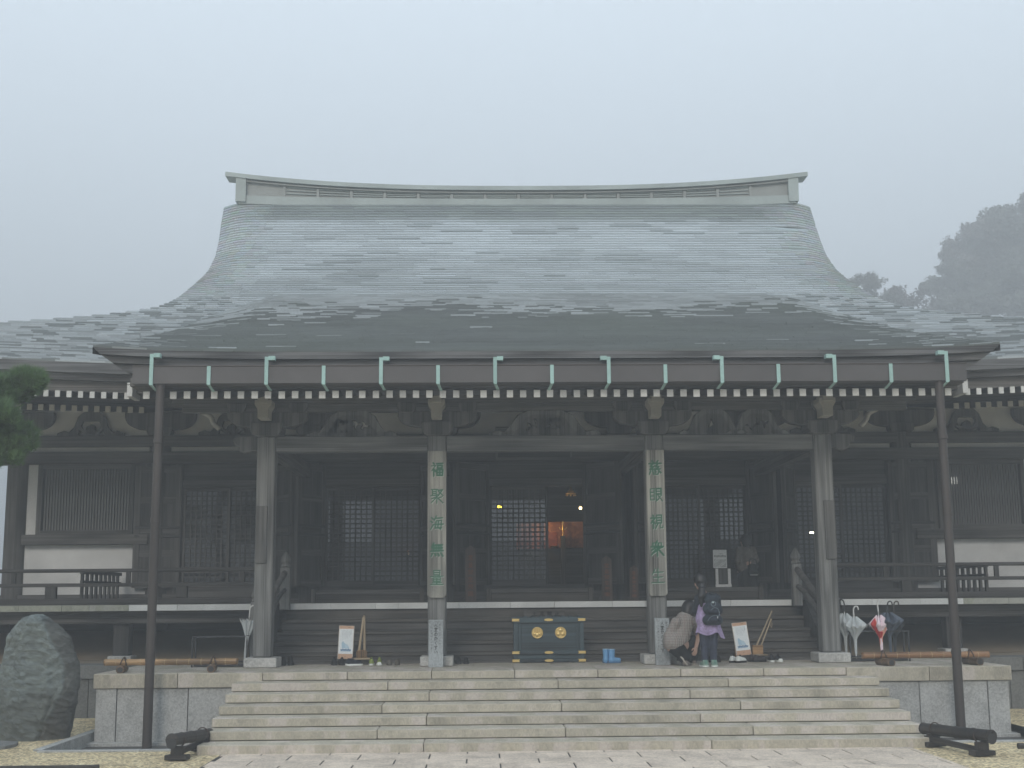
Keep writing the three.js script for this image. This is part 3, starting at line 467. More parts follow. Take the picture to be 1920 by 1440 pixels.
  const g = new THREE.BufferGeometry(); g.setAttribute('position', new THREE.Float32BufferAttribute(pos, 3)); g.setAttribute('color', new THREE.Float32BufferAttribute(col, 3)); g.computeVertexNormals(); uvm(g, 'x', [0, 0]);
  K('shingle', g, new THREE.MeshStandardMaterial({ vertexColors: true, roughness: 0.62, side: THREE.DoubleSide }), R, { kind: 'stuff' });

  // ridge: louvred box under a curved cap
  const rz = -14, arc = x => 12.25 + 0.38 * Math.pow(Math.abs(x - CX) / 7.5, 2.6), base = x => 11.9 + 0.1 * Math.pow(Math.abs(x - CX) / 7.3, 3);
  const ridgeM = std(lin(0.4, 0.42, 0.4), { map: T.plaster, roughness: 0.6 }), capM = std(lin(0.46, 0.52, 0.5), { map: T.plaster, roughness: 0.55 });
  const ridge = K('ridge', board(CX - 7.0, CX + 7.0, 24, x => arc(x) - 0.1, x => arc(x) - 0.1 - base(x) + 0.25, rz - 0.15, rz + 0.1), ridgeM);
  K('ridge_cap', board(CX - 7.52, CX + 7.5, 28, x => arc(x) + 0.02, 0.11, rz - 0.28, rz + 0.27), capM, ridge);
  K('ridge_moulding', board(CX - 7.0, CX + 7.0, 24, x => arc(x) - 0.112, 0.04, rz, rz + 0.2), ridgeM, ridge);
  K('ridge_base', board(CX - 7.2, CX + 7.2, 24, x => base(x) + 0.055, 0.22, rz - 0.22, rz + 0.19), capM, ridge);
  for (const q of [-1, 1]) K('end_board', board(CX + q * 7.12 - 0.13, CX + q * 7.12 + 0.13, 2, x => arc(x) - 0.02, x => arc(x) - base(x) + 0.1, rz - 0.25, rz + 0.24), capM, ridge);
  for (let i = -7; i <= 7; i++) {
    const x = CX + i * 0.86; K('upright', board(x - 0.035, x + 0.035, 1, v => arc(v) - 0.16, v => arc(v) - 0.16 - base(v), rz + 0.1, rz + 0.15), ridgeM, ridge);
    if (i < 7) for (let k = 0; k < 3; k++) K('louvre', board(x + 0.05, x + 0.81, 3, v => lerp(base(v) + 0.085, arc(v) - 0.15, (k + 0.95) / 3.1), 0.02, rz + 0.1, rz + 0.14), capM, ridge);
  }
}

{ // eaves, rafters, gutter
  const ey = x => mainY(0) + sweep(x - CX);
  [[0, 0.17, -2.5], [0.172, 0.105, -2.61], [0.279, 0.17, -2.74]].forEach(([d, h, z], i) => { for (const [a, b] of [[-14.6, -4.6], [6.6, 16.6]]) K('eave_board', board(a, b, 14, x => ey(x) - d, h, -3.4 - 0.5 * i, z), i === 2 ? M.soffit : M.eave); });
  const rafter = (x, y, z0, z1, slope, w, h, faceM, back) => {
    const m = K('rafter', bar([0, 0, 0], [0, slope * (z0 - z1), z1 - z0], w, h), M.dark); m.position.set(x, y, z0);
    K('rafter_end', bx(-w / 2 - 0.002, w / 2 + 0.002, -h / 2 - 0.004, h / 2 + 0.002, -0.012, 0.012), faceM, m);
  };
  const whites = [0.86, 0.93, 0.8, 0.9].map(k => std(lin(k, k, k * 0.975), { map: T.plaster })), W4 = () => whites[Math.floor(rnd() * 4)];
  for (let i = 0; i <= 60; i++) rafter(-4.759 + i * 0.19193 + rr(-0.004, 0.004), 4.704 + rr(-0.003, 0.003), 0.1, -3.3, 0.2, 0.086, 0.098, W4());
  const up = (x0, n, d) => { for (let i = 0; i < n; i++) { const x = x0 + d * i * 0.188; rafter(x, 5.145 + (ey(x) - 5.65), -2.68, -6.1, 0.16, 0.074, 0.1, W4()); rafter(x + 0.06, 5.01 + 0.8 * (ey(x) - 5.65), -3.4, -6.2, 0.16, 0.08, 0.095, M.nose); } };  // lower ends: same white paint, eave shade put into a duller colour
  up(-5.79, 24, -1); up(8.1, 24, 1);
  for (const [x, w] of [[-5.70, 0.09], [8.0, 0.09]]) K('hip_rafter_end', bx(x - w / 2, x + w / 2, 5.09, 5.32, -3.0, -2.5, 'y', 0.006), M.white);
  // soffits
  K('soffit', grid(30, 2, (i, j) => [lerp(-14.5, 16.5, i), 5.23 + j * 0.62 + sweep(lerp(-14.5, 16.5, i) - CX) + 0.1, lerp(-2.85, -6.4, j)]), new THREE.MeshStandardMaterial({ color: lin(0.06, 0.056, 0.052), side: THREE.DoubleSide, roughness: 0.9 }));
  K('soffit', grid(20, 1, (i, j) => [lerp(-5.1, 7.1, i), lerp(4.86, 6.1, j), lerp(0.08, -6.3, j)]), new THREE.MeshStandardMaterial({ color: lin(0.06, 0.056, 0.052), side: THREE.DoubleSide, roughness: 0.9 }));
  // layered front edge of the porch roof
  const ky1 = x => ky(1) + 0.085 * Math.pow(Math.abs(x - CX) / 6.5, 6);
  [[0, 0.1, 0.25, 6.5, 0.1], [0.102, 0.1, 0.17, 6.39, 0.14], [0.204, 0.13, 0.09, 6.24, 0.2], [0.336, 0.16, 0.0, 6.02, 0.2]].forEach(([d, h, z, w, tr], i) => K('eave_board', board(CX - w, CX + w, 30, x => ky1(x) - d, h, z - 0.6, z, tr), M.eave));
  K('eave_fillet', bx(-5.0, 7.0, 4.835, 4.96, -0.45, 0.09, 'x', 0.006), M.soffit);
  const gut = K('gutter', merge([bx(-4.9, 6.95, 4.832, 5.07, 0.33, 0.35, 'x'), bx(-4.9, 6.95, 4.832, 4.852, 0.14, 0.329, 'x'), bx(-4.9, 6.95, 4.853, 5.07, 0.12, 0.139, 'x'), bx(-4.9, -4.885, 4.853, 5.068, 0.14, 0.329), bx(6.935, 6.95, 4.853, 5.068, 0.14, 0.329)]), M.gutter);
  K('rim', bx(-4.91, 6.96, 5.07, 5.09, 0.318, 0.362, 'x', 0.005), M.pipe, gut);
  for (let i = 0; i < 8; i++) { const x = -4.634 + i * 1.614, s = x < 1 ? 1 : -1, yt = 5.19 + 0.06 * Math.pow(Math.abs(x - CX) / 5.6, 4);
    K('gutter_strap', merge([bx(x - 0.026, x + 0.026, 4.81, yt, 0.363, 0.373, 'y'), bx(s > 0 ? x + 0.0261 : x - 0.115, s > 0 ? x + 0.115 : x - 0.0261, yt - 0.045, yt + 0.012, 0.26, 0.372), bar([x, 4.81, 0.368], [x + 0.04 * (x < 1 ? 1 : -1), 4.75, 0.2], 0.04, 0.01)]), M.copper, gut);
    if (i < 7) K('gutter_strap', merge([bx(x + 0.78, x + 0.832, 4.81, 5.075, 0.363, 0.373, 'y'), bar([x + 0.806, 4.81, 0.368], [x + 0.806 + 0.04 * (x + 0.8 < 1 ? 1 : -1), 4.74, 0.2], 0.04, 0.01)]), M.copper, gut); }
  for (const x of [-4.524, 6.574]) { const d = K('downpipe', rod([x, -0.15, 0.3], [x, 4.84, 0.26], 0.064, 0.06, 16), M.pipe); for (const y of [1.0, 2.9, 4.0]) K('pipe_joint', rod([x, y, 0.286], [x, y + 0.05, 0.286], 0.068, 0.068, 16), M.pipe, d); }
}

// ------------------------------------------------------------------ brush writing, drawn stroke by stroke
const GL = {
  fuku: [[[22, 8], [30, 16]], [[10, 28], [40, 26], [12, 60]], [[26, 46], [26, 96]], [[30, 54], [42, 66]], [[48, 13], [94, 11]], [[54, 26], [55, 43], [88, 42], [90, 25], [54, 26]], [[50, 54], [51, 92], [92, 92], [94, 53], [50, 54]], [[71, 54], [71, 92]], [[50, 73], [92, 72]]],
  ju: [[[8, 8], [56, 6]], [[17, 8], [17, 48]], [[45, 7], [45, 52]], [[17, 21], [45, 20]], [[17, 34], [45, 33]], [[4, 49], [58, 42]], [[60, 13], [92, 9], [58, 50]], [[62, 18], [96, 48]], [[50, 54], [50, 99]], [[46, 58], [8, 70]], [[40, 66], [8, 96]], [[58, 64], [90, 56]], [[60, 66], [97, 97]]],
  kai: [[[10, 14], [24, 25]], [[4, 38], [18, 47]], [[4, 92], [24, 62]], [[46, 4], [32, 32]], [[42, 19], [92, 16]], [[46, 36], [37, 86]], [[46, 36], [86, 34], [80, 92], [68, 86]], [[28, 61], [98, 58]], [[37, 84], [84, 82]], [[63, 37], [57, 84]]],
  mu: [[[28, 4], [12, 30]], [[22, 18], [92, 16]], [[4, 57], [97, 54]], [[18, 37], [92, 35]], [[28, 18], [28, 57]], [[46, 18], [46, 56]], [[64, 17], [64, 56]], [[81, 17], [81, 55]], [[18, 72], [8, 92]], [[36, 72], [42, 88]], [[58, 71], [66, 88]], [[80, 69], [95, 90]]],
  ryo: [[[28, 4], [29, 34], [72, 34], [74, 4], [28, 4]], [[28, 19], [72, 19]], [[3, 45], [97, 42]], [[24, 54], [25, 76], [76, 76], [77, 53], [24, 54]], [[24, 65], [76, 65]], [[50, 54], [50, 96]], [[16, 86], [84, 85]], [[3, 98], [97, 96]]],
  ji: [[[28, 2], [38, 16]], [[72, 2], [60, 16]], [[4, 21], [96, 19]], [[32, 24], [14, 39], [38, 42], [10, 60], [44, 58]], [[70, 24], [54, 39], [78, 42], [52, 60], [88, 57]], [[14, 72], [6, 92]], [[30, 67], [37, 92], [70, 93], [75, 80]], [[48, 66], [55, 79]], [[76, 68], [93, 83]]],
  gan: [[[8, 12], [9, 86], [38, 86], [39, 11], [8, 12]], [[8, 36], [38, 35]], [[8, 60], [38, 60]], [[53, 10], [53, 92], [72, 78]], [[53, 10], [90, 9], [90, 46], [53, 46]], [[53, 28], [90, 27]], [[62, 48], [99, 93]], [[93, 55], [74, 67]]],
  shi: [[[22, 8], [30, 16]], [[8, 28], [40, 26], [10, 60]], [[26, 46], [26, 96]], [[30, 54], [42, 66]], [[52, 8], [52, 60], [88, 60], [89, 7], [52, 8]], [[52, 25], [88, 25]], [[52, 43], [88, 42]], [[63, 60], [42, 97]], [[78, 60], [78, 93], [98, 92], [98, 80]]],
  shu: [[[52, 0], [42, 12]], [[18, 14], [18, 37]], [[18, 14], [83, 13], [82, 37]], [[40, 14], [40, 37]], [[60, 14], [60, 37]], [[4, 39], [96, 37]], [[50, 44], [50, 99]], [[38, 44], [8, 62]], [[38, 58], [6, 93]], [[62, 48], [88, 43]], [[62, 58], [98, 95]], [[42, 66], [24, 78]]],
  sho: [[[30, 6], [10, 42]], [[22, 28], [90, 25]], [[51, 2], [51, 94]], [[18, 61], [84, 58]], [[4, 96], [98, 93]]],
  tsuchi: [[[20, 36], [80, 36]], [[50, 8], [50, 92]], [[6, 92], [94, 92]]],
  ashi: [[[28, 8], [28, 36], [74, 36], [74, 8], [28, 8]], [[50, 36], [50, 88]], [[50, 62], [82, 62]], [[28, 50], [26, 78], [6, 97]], [[26, 78], [60, 95], [97, 96]]],
  kin: [[[6, 18], [46, 18]], [[26, 2], [26, 48]], [[26, 20], [6, 44]], [[26, 20], [47, 40]], [[54, 18], [95, 18]], [[74, 2], [74, 48]], [[74, 20], [54, 42]], [[74, 20], [97, 44]], [[26, 57], [74, 57]], [[8, 71], [92, 71]], [[50, 71], [50, 98]], [[30, 80], [12, 95]], [[68, 80], [88, 95]]],
  tome: [[[50, 8], [50, 92]], [[50, 46], [84, 46]], [[22, 44], [22, 92]], [[4, 92], [96, 92]]],
  hairu: [[[46, 6], [54, 30], [8, 94]], [[54, 30], [66, 64], [96, 94]]],
  do_: [[[50, 2], [50, 18]], [[26, 6], [34, 18]], [[74, 6], [66, 18]], [[12, 34], [12, 22], [90, 22], [88, 34]], [[32, 36], [32, 54], [70, 54], [70, 36], [32, 36]], [[18, 74], [82, 74]], [[50, 58], [50, 94]], [[6, 95], [94, 95]]],
  no: [[[52, 20], [44, 70], [24, 84], [10, 62], [30, 28], [64, 18], [90, 44], [78, 80], [56, 94]]],
  ku: [[[66, 8], [26, 46], [70, 92]]],
  de: [[[12, 20], [84, 16], [50, 44], [50, 76], [76, 92]]],
  su: [[[8, 24], [92, 22]], [[56, 6], [56, 60], [40, 62], [44, 42], [58, 56], [40, 98]]],
  ka: [[[10, 30], [64, 26], [56, 84], [42, 78]], [[36, 8], [12, 90]], [[76, 22], [94, 52]]],
  i: [[[16, 20], [24, 76], [38, 64]], [[74, 24], [88, 60]]],
};
function writing(x, keys, cx, y0, size, step, wd, color, wide = 1) {
  x.strokeStyle = color; x.lineCap = 'round'; x.lineJoin = 'round';
  keys.forEach((k, n) => { for (const s of GL[k]) { x.lineWidth = wd * (0.85 + 0.4 * ((n * 7 + s.length) % 3) / 2); x.beginPath(); s.forEach(([a, b], i) => { const px = cx + (a - 50) / 100 * size * wide, py = y0 + n * step + b / 100 * size; i ? x.lineTo(px, py) : x.moveTo(px, py); }); x.stroke(); } });
}
function canvasTex(w, h, draw) { const c = document.createElement('canvas'); c.width = w; c.height = h; draw(c.getContext('2d')); const t = new THREE.CanvasTexture(c); t.colorSpace = THREE.SRGBColorSpace; return t; }
const fit = g => { g.computeBoundingBox(); const b = g.boundingBox, p = g.attributes.position, uv = new Float32Array(p.count * 2); for (let i = 0; i < p.count; i++) { uv[2 * i] = (p.getX(i) - b.min.x) / (b.max.x - b.min.x); uv[2 * i + 1] = (p.getY(i) - b.min.y) / (b.max.y - b.min.y); } g.setAttribute('uv', new THREE.BufferAttribute(uv, 2)); return g; };
const roundRect = (w, h, r) => shapeOf([[-w / 2 + r, 0], [w / 2 - r, 0], [w / 2, r], [w / 2, h], [-w / 2, h], [-w / 2, r]]);

// carved boards on the two middle porch columns
[['福聚海無量', ['fuku', 'ju', 'kai', 'mu', 'ryo'], -0.67, 'left'], ['慈眼視衆生', ['ji', 'gan', 'shi', 'shu', 'sho'], 2.672, 'right']].forEach(([, keys, x, side]) => {
  const t = thing('column_plaque', side === 'left' ? 'grey board of five green brush characters on the second porch column from left' : 'grey board of five green brush characters on the third porch column from left', 'plaque', [x, 1.828, KZ + 0.142]);
  part('board', uvm(slab(roundRect(0.272, 2.21, 0.035), 0, 0.045, 0.006), 'y'), M.plaque, t);
  const face = canvasTex(256, 2048, c => {
    c.clearRect(0, 0, 256, 2048);
    writing(c, keys, 134, 146, 214, 386, 16, 'rgba(205,207,198,1)', 0.92);
    writing(c, keys, 128, 139, 214, 386, 21, 'rgba(40,96,72,1)', 0.92);
  });
  const pl = new THREE.PlaneGeometry(0.262, 2.17); pl.translate(0, 1.11, 0.0475);
  part('characters', pl, new THREE.MeshStandardMaterial({ map: face, transparent: true, alphaTest: 0.5, roughness: 0.8 }), t);
});

// grey stone notices standing against the same columns
[[-0.672, ['hairu', 'do_', 'no', 'ka', 'ku', 'su', 'i'], 'left', 0], [2.675, ['hairu', 'do_', 'ka', 'no', 'ku', 'de', 'su'], 'right', 0.0]].forEach(([x, keys, side]) => {
  const t = thing('stone_notice', side === 'left' ? 'grey stone notice slab leaning on the column left of the dark offering box' : 'grey stone notice slab on the column behind the crouching person', 'notice', [x, P, KZ + 0.44]);
  t.rotation.x = -0.03;
  part('slab', uvm(slab(roundRect(0.205, 0.675, 0.004), 0, 0.07, 0.006), 'y'), std(lin(0.42, 0.45, 0.46), { map: T.stone, bumpMap: T.fine, bumpScale: 0.002 }), t);
  const face = canvasTex(256, 768, c => { c.clearRect(0, 0, 256, 768); writing(c, keys, 128, 40, 72, 76, 9, 'rgba(60,62,62,1)'); writing(c, ['do_', 'no', 'ka', 'i', 'su', 'ku', 'de', 'no'], 206, 50, 30, 46, 4, 'rgba(96,98,98,1)'); writing(c, ['ku', 'no', 'kai', 'i', 'su', 'ka', 'de', 'do_', 'ku'], 46, 100, 32, 50, 4, 'rgba(86,88,88,1)'); });
  const pl = new THREE.PlaneGeometry(0.195, 0.655); pl.translate(0, 0.34, 0.0725);
  part('lettering', pl, new THREE.MeshStandardMaterial({ map: face, transparent: true, alphaTest: 0.5, roughness: 0.9 }), t);
});

// offering box
{
  const t = thing('offering_box', 'dark blue green offering box with two round gold crests before the wooden steps', 'offering box', [1.045, P, -2.02]);
  const B = M.boxPaint, W = 0.57;
  part('panel', bx(-0.48, 0.48, 0.16, 0.6, -0.33, -0.035, 'x'), B, t);
  for (const s of [-1, 1]) { part('stile', bx(s > 0 ? 0.48 : -0.545, s > 0 ? 0.545 : -0.48, 0.17, 0.605, -0.34, -0.012, 'y', 0.004), B, t); part('stile', bx(s > 0 ? 0.425 : -0.468, s > 0 ? 0.468 : -0.425, 0.185, 0.6, -0.04, -0.022, 'y', 0.004), B, t); }
  part('top_rail', bx(-W, W, 0.61, 0.695, -0.36, 0, 'x', 0.006), B, t);
  part('middle_rail', bx(-W + 0.01, W - 0.01, 0.125, 0.185, -0.35, -0.008, 'x', 0.006), B, t);
  part('drawer_panel', bx(-0.5, 0.5, 0.06, 0.125, -0.3, -0.04, 'x'), B, t);
  part('divider', bx(-0.03, 0.03, 0.05, 0.125, -0.04, -0.02), B, t);
  for (const s of [-1, 1]) part('stile', bx(s > 0 ? 0.48 : -0.545, s > 0 ? 0.545 : -0.48, 0.05, 0.125, -0.34, -0.012, 'y', 0.004), B, t);
  part('bottom_rail', bx(-W + 0.005, W - 0.005, 0.012, 0.055, -0.36, 0, 'x', 0.006), B, t);
  part('foot', slab(shapeOf([[-0.56, 0], [-0.36, 0], [-0.3, 0.012], [-0.1, 0.012], [-0.05, 0], [0.05, 0], [0.1, 0.012], [0.3, 0.012], [0.36, 0], [0.56, 0], [0.56, 0.014], [-0.56, 0.014]]), -0.34, -0.01), B, t);
  for (let i = 0; i < 9; i++) part('grille_slat', bx(-0.5 + i * 0.118, -0.45 + i * 0.118, 0.69, 0.71, -0.34, -0.03, 'z', 0.004), B, t);
  const corner = s => slab(shapeOf([[0, 0], [0.115, 0], [0.1, 0.016], [0.115, 0.038], [0, 0.038]].map(([a, b]) => [s * (W - 0.002 - a), b])), 0, 0.012, 0.002), mid = slab((() => { const q = new THREE.Shape(); q.absellipse(0, 0.019, 0.068, 0.019, 0, Math.PI * 2); return q; })(), 0, 0.012, 0.002);
  for (const [y, z] of [[0.634, 0.0], [0.136, -0.008], [0.014, 0.0]]) { for (const s of [-1, 1]) { const m = part('gold_corner', corner(s), M.gold, t); m.position.set(0, y, z); } const m = part('gold_mount', mid, M.gold, t); m.position.set(0, y, z); }
  const disc = x => { const d = part('crest', new THREE.CylinderGeometry(0.086, 0.086, 0.02, 32).rotateX(Math.PI / 2).translate(x, 0.455, -0.026), M.gold, t); part('rim', new THREE.TorusGeometry(0.081, 0.008, 8, 32).translate(x, 0.455, -0.014), M.gold, d); return d; };
  const petal = (x, y, rx, ry, a) => { const g = new THREE.SphereGeometry(1, 14, 10); g.scale(rx, ry, 0.014); g.rotateZ(a); g.translate(x, y, -0.014); return g; };
  const d1 = disc(-0.178); // paulownia: three broad leaves below, flower spikes above
  part('leaf', petal(-0.178, 0.425, 0.03, 0.036, 0), M.gold, d1); part('leaf', petal(-0.215, 0.44, 0.036, 0.024, 0.5), M.gold, d1); part('leaf', petal(-0.141, 0.44, 0.036, 0.024, -0.5), M.gold, d1);
  for (const [dx, n] of [[-0.032, 3], [0, 4], [0.032, 3]]) for (let k = 0; k < n; k++) part('flower', petal(-0.178 + dx, 0.468 + k * 0.014, 0.009, 0.009, 0), M.gold, d1);
  const d2 = disc(0.185); // three leaves meeting at the middle
  for (let k = 0; k < 3; k++) { const a = Math.PI / 2 + k * Math.PI * 2 / 3; part('leaf', petal(0.185 + Math.cos(a) * 0.04, 0.455 + Math.sin(a) * 0.04, 0.033, 0.031, a), M.gold, d2); }
}
{ // small board on the step behind the box
  const t = thing('wooden_sign', 'small dark board with four black characters on the step behind the offering box', 'sign', [1.03, 1.5, -2.72]);
  part('board', bx(-0.34, 0.34, 0, 0.14, -0.02, 0, 'x', 0.004), M.stairWood, t);
  const face = canvasTex(512, 128, c => { c.clearRect(0, 0, 512, 128); ['tsuchi', 'ashi', 'kin', 'tome'].forEach((k, i) => writing(c, [k], 130 + i * 100, 36, 66, 0, 9, 'rgba(16,15,14,1)')); });
  const pl = new THREE.PlaneGeometry(0.64, 0.13); pl.translate(0, 0.07, 0.004); part('lettering', pl, new THREE.MeshStandardMaterial({ map: face, transparent: true, alphaTest: 0.5, roughness: 0.9 }), t);
  t.position.set(1.03, 1.488, -3.24);
}

// leaning picture boards with a pale blue mountain print
const posterTex = canvasTex(256, 576, c => {
  c.fillStyle = '#e9ecec'; c.fillRect(0, 0, 256, 576); c.fillStyle = '#c8a184'; c.fillRect(0, 0, 256, 52); c.fillRect(0, 490, 256, 86); c.fillStyle = '#8d6950'; c.fillRect(150, 18, 50, 10); c.fillRect(120, 528, 16, 14);
  c.fillStyle = '#e2e8ea'; c.fillRect(24, 62, 208, 420);
  c.fillStyle = '#6d757b'; for (let i = 0; i < 9; i++) for (let y = 74 + (i % 3) * 6; y < 190 + (i * 37) % 70 - (i < 3 ? 40 : 0); y += 10) if ((i * 13 + y) % 7) c.fillRect(206 - i * 19, y, i === 0 ? 9 : 4, 7);
  c.fillStyle = '#a9c6d8'; c.beginPath(); c.moveTo(52, 300); c.lineTo(76, 266); c.lineTo(100, 300); c.lineTo(130, 320); c.lineTo(172, 352); c.lineTo(196, 394); c.lineTo(60, 394); c.closePath(); c.fill();
  c.fillStyle = '#bcd3e0'; c.beginPath(); c.moveTo(110, 330); c.lineTo(150, 318); c.lineTo(190, 372); c.lineTo(120, 392); c.closePath(); c.fill();
  c.fillStyle = '#5f82a3'; for (let i = 0; i < 12; i++) { const y = 418 + 8 * Math.sin(i * 1.9), r = 10 + (i * 5) % 7; c.beginPath(); c.arc(46 + i * 15, y, r, 0, 7); c.fill(); } c.fillStyle = '#86a3bd'; c.fillRect(40, 430, 176, 16);
});
for (const [x, lean, lab] of [[-2.1, 0.015, 'leaning board with a pale blue mountain print, left of the offering box'], [4.065, -0.085, 'tilted board with a pale blue mountain print, right of the child']]) {
  const t = thing('picture_board', lab, 'board', [x, P + 0.085, -1.95]); t.rotation.set(-0.14, 0, -lean);
  if (lean > 0) t.rotation.z = -0.03; else t.rotation.z = 0.1;
  part('frame', bx(-0.118, 0.118, 0, 0.51, -0.028, 0, 'y', 0.004), std(lin(0.75, 0.68, 0.6), { map: T.wood }), t);
  const pl = new THREE.PlaneGeometry(0.218, 0.5); pl.translate(0, 0.255, 0.003); part('print', pl, std(lin(0.92, 0.92, 0.92), { map: posterTex, roughness: 0.55 }), t);
  for (const s of [-1, 1]) part('foot', bar([s * 0.09, 0.3, -0.03], [s * 0.1, -0.06, -0.2], 0.02), M.tan, t);
  part('back_rest', bx(-0.1, 0.1, -0.08, 0, -0.16, -0.01, 'x', 0.004), M.dark, t);
}
{ // wooden holders with sticks
  const a = thing('stick_holder', 'tan wooden holder with two long sticks meeting at a point', 'holder', [-1.845, P + 0.075, -1.95]);
  part('base', bx(-0.13, 0.13, 0, 0.028, -0.09, 0.03, 'x', 0.004), M.stick, a);
  part('block', slab(shapeOf([[-0.076, 0.03], [0.076, 0.03], [0.076, 0.12], [0.055, 0.14], [-0.055, 0.14], [-0.076, 0.12]]), -0.07, 0.01, 0.004), M.tan, a);
  for (const s of [-1, 1]) part('stick', rod([s * 0.042, 0.13, -0.03], [0.022 + s * 0.008, 0.64, -0.08], 0.021, 0.015, 8), M.stick, a);
  part('knob', new THREE.SphereGeometry(0.02, 10, 8).translate(0.024, 0.65, -0.08), M.stick, a); part('support', bx(-0.1, 0.1, -0.075, 0, -0.08, -0.02, 'x'), M.dark, a);
  const b = thing('stick_holder', 'small orange brown wooden holder with two slanting sticks, beside the right picture board', 'holder', [4.28, P + 0.08, -1.9]);
  part('base', bx(-0.12, 0.14, 0, 0.024, -0.09, 0.03, 'x', 0.004), M.stick, b);
  part('block', bx(-0.085, 0.075, 0.024, 0.16, -0.08, 0.0, 'x', 0.006), M.tan, b);
  part('stick', rod([-0.03, 0.13, -0.04], [0.26, 0.68, -0.12], 0.013, 0.012, 8), M.stick, b); part('stick', rod([0.04, 0.13, -0.03], [0.24, 0.56, -0.1], 0.012, 0.011, 8), M.stick, b);
  part('cord', tube([[0.23, 0.55, -0.1], [0.215, 0.49, -0.085], [0.235, 0.42, -0.08], [0.245, 0.47, -0.09], [0.24, 0.55, -0.1]], 0.006, 18, 5), M.stick, b); part('support', bx(-0.1, 0.1, -0.08, 0, -0.08, -0.02, 'x'), M.dark, b);
}

// ------------------------------------------------------------------ bamboo barriers
function bambooPole(len, r, mat, nodes, par, name, ringMat = mat) {
  const pts = []; for (let i = 0; i <= 60; i++) { const t = i / 60 * nodes, f = Math.abs(t - Math.round(t)); pts.push(new THREE.Vector2(r * (1 + 0.09 * Math.exp(-f * f * 900 / nodes) + 0.02 * Math.sin(t * 2.1)), (i / 60 - 0.5) * len)); }
  const g = new THREE.LatheGeometry([new THREE.Vector2(0.001, -len / 2), ...pts, new THREE.Vector2(0.001, len / 2)], 14); g.rotateZ(-Math.PI / 2); const m = part(name, uvm(g, 'x'), mat, par);
  for (let k = 1; k < nodes; k++) part('node', new THREE.TorusGeometry(r * 1.04, 0.004, 5, 16).rotateY(Math.PI / 2).translate((k / nodes - 0.5) * len, 0, 0), ringMat, m);
  return m;
}
const bambooM = std(lin(0.50, 0.31, 0.15), { map: T.wood, roughness: 0.5 }), bambooR = std(lin(0.36, 0.19, 0.09), { map: T.wood, roughness: 0.5 }), nodeM = std(lin(0.5, 0.38, 0.2)), logM = wood(lin(0.06, 0.052, 0.045)), ropeM = std(lin(0.06, 0.04, 0.03));
for (const [x0, x1, z, m, ss, lab] of [[-5.34, -3.46, -0.42, bambooM, [-5.06, -3.8], 'pale tan bamboo barrier pole on short logs, left of the stone steps'], [5.46, 7.3, -0.42, bambooR, [5.76, 7.02], 'reddish brown bamboo barrier pole on short logs, under the patterned umbrellas']]) {
  const t = thing('bamboo_barrier', lab, 'barrier', [(x0 + x1) / 2, P, z]);
  const p = bambooPole(x1 - x0, 0.045, m, x0 < 0 ? 11 : 11, t, 'pole', nodeM); p.position.y = 0.138;
  for (const s of ss) {
    const l = bambooPole(0.44, 0.052, std(x0 < 0 ? lin(0.22, 0.13, 0.07) : lin(0.16, 0.1, 0.06), { map: T.wood, roughness: 0.55 }), 2, t, 'support_log', nodeM); l.rotation.y = -Math.PI / 2 + 0.12; l.position.set(s - (x0 + x1) / 2, 0.05, 0.1);
    part('log_end', new THREE.CylinderGeometry(0.038, 0.038, 0.01, 14).rotateZ(Math.PI / 2).translate(0.2205, 0, 0), M.iron, l);
    for (const d of [-0.03, 0.03]) part('rope', tube([[s - (x0 + x1) / 2 + d * 1.6, 0.1, 0.05], [s - (x0 + x1) / 2 + d, 0.15, 0.052], [s - (x0 + x1) / 2, 0.21, 0.0], [s - (x0 + x1) / 2 - d * 0.5, 0.15, -0.05]], 0.008, 14, 5), ropeM, t);
  }
  part('lashing', new THREE.TorusGeometry(0.047, 0.006, 5, 14).rotateY(Math.PI / 2).translate(ss[0] - (x0 + x1) / 2 + 0.03, 0.138, 0), ropeM, t);
}
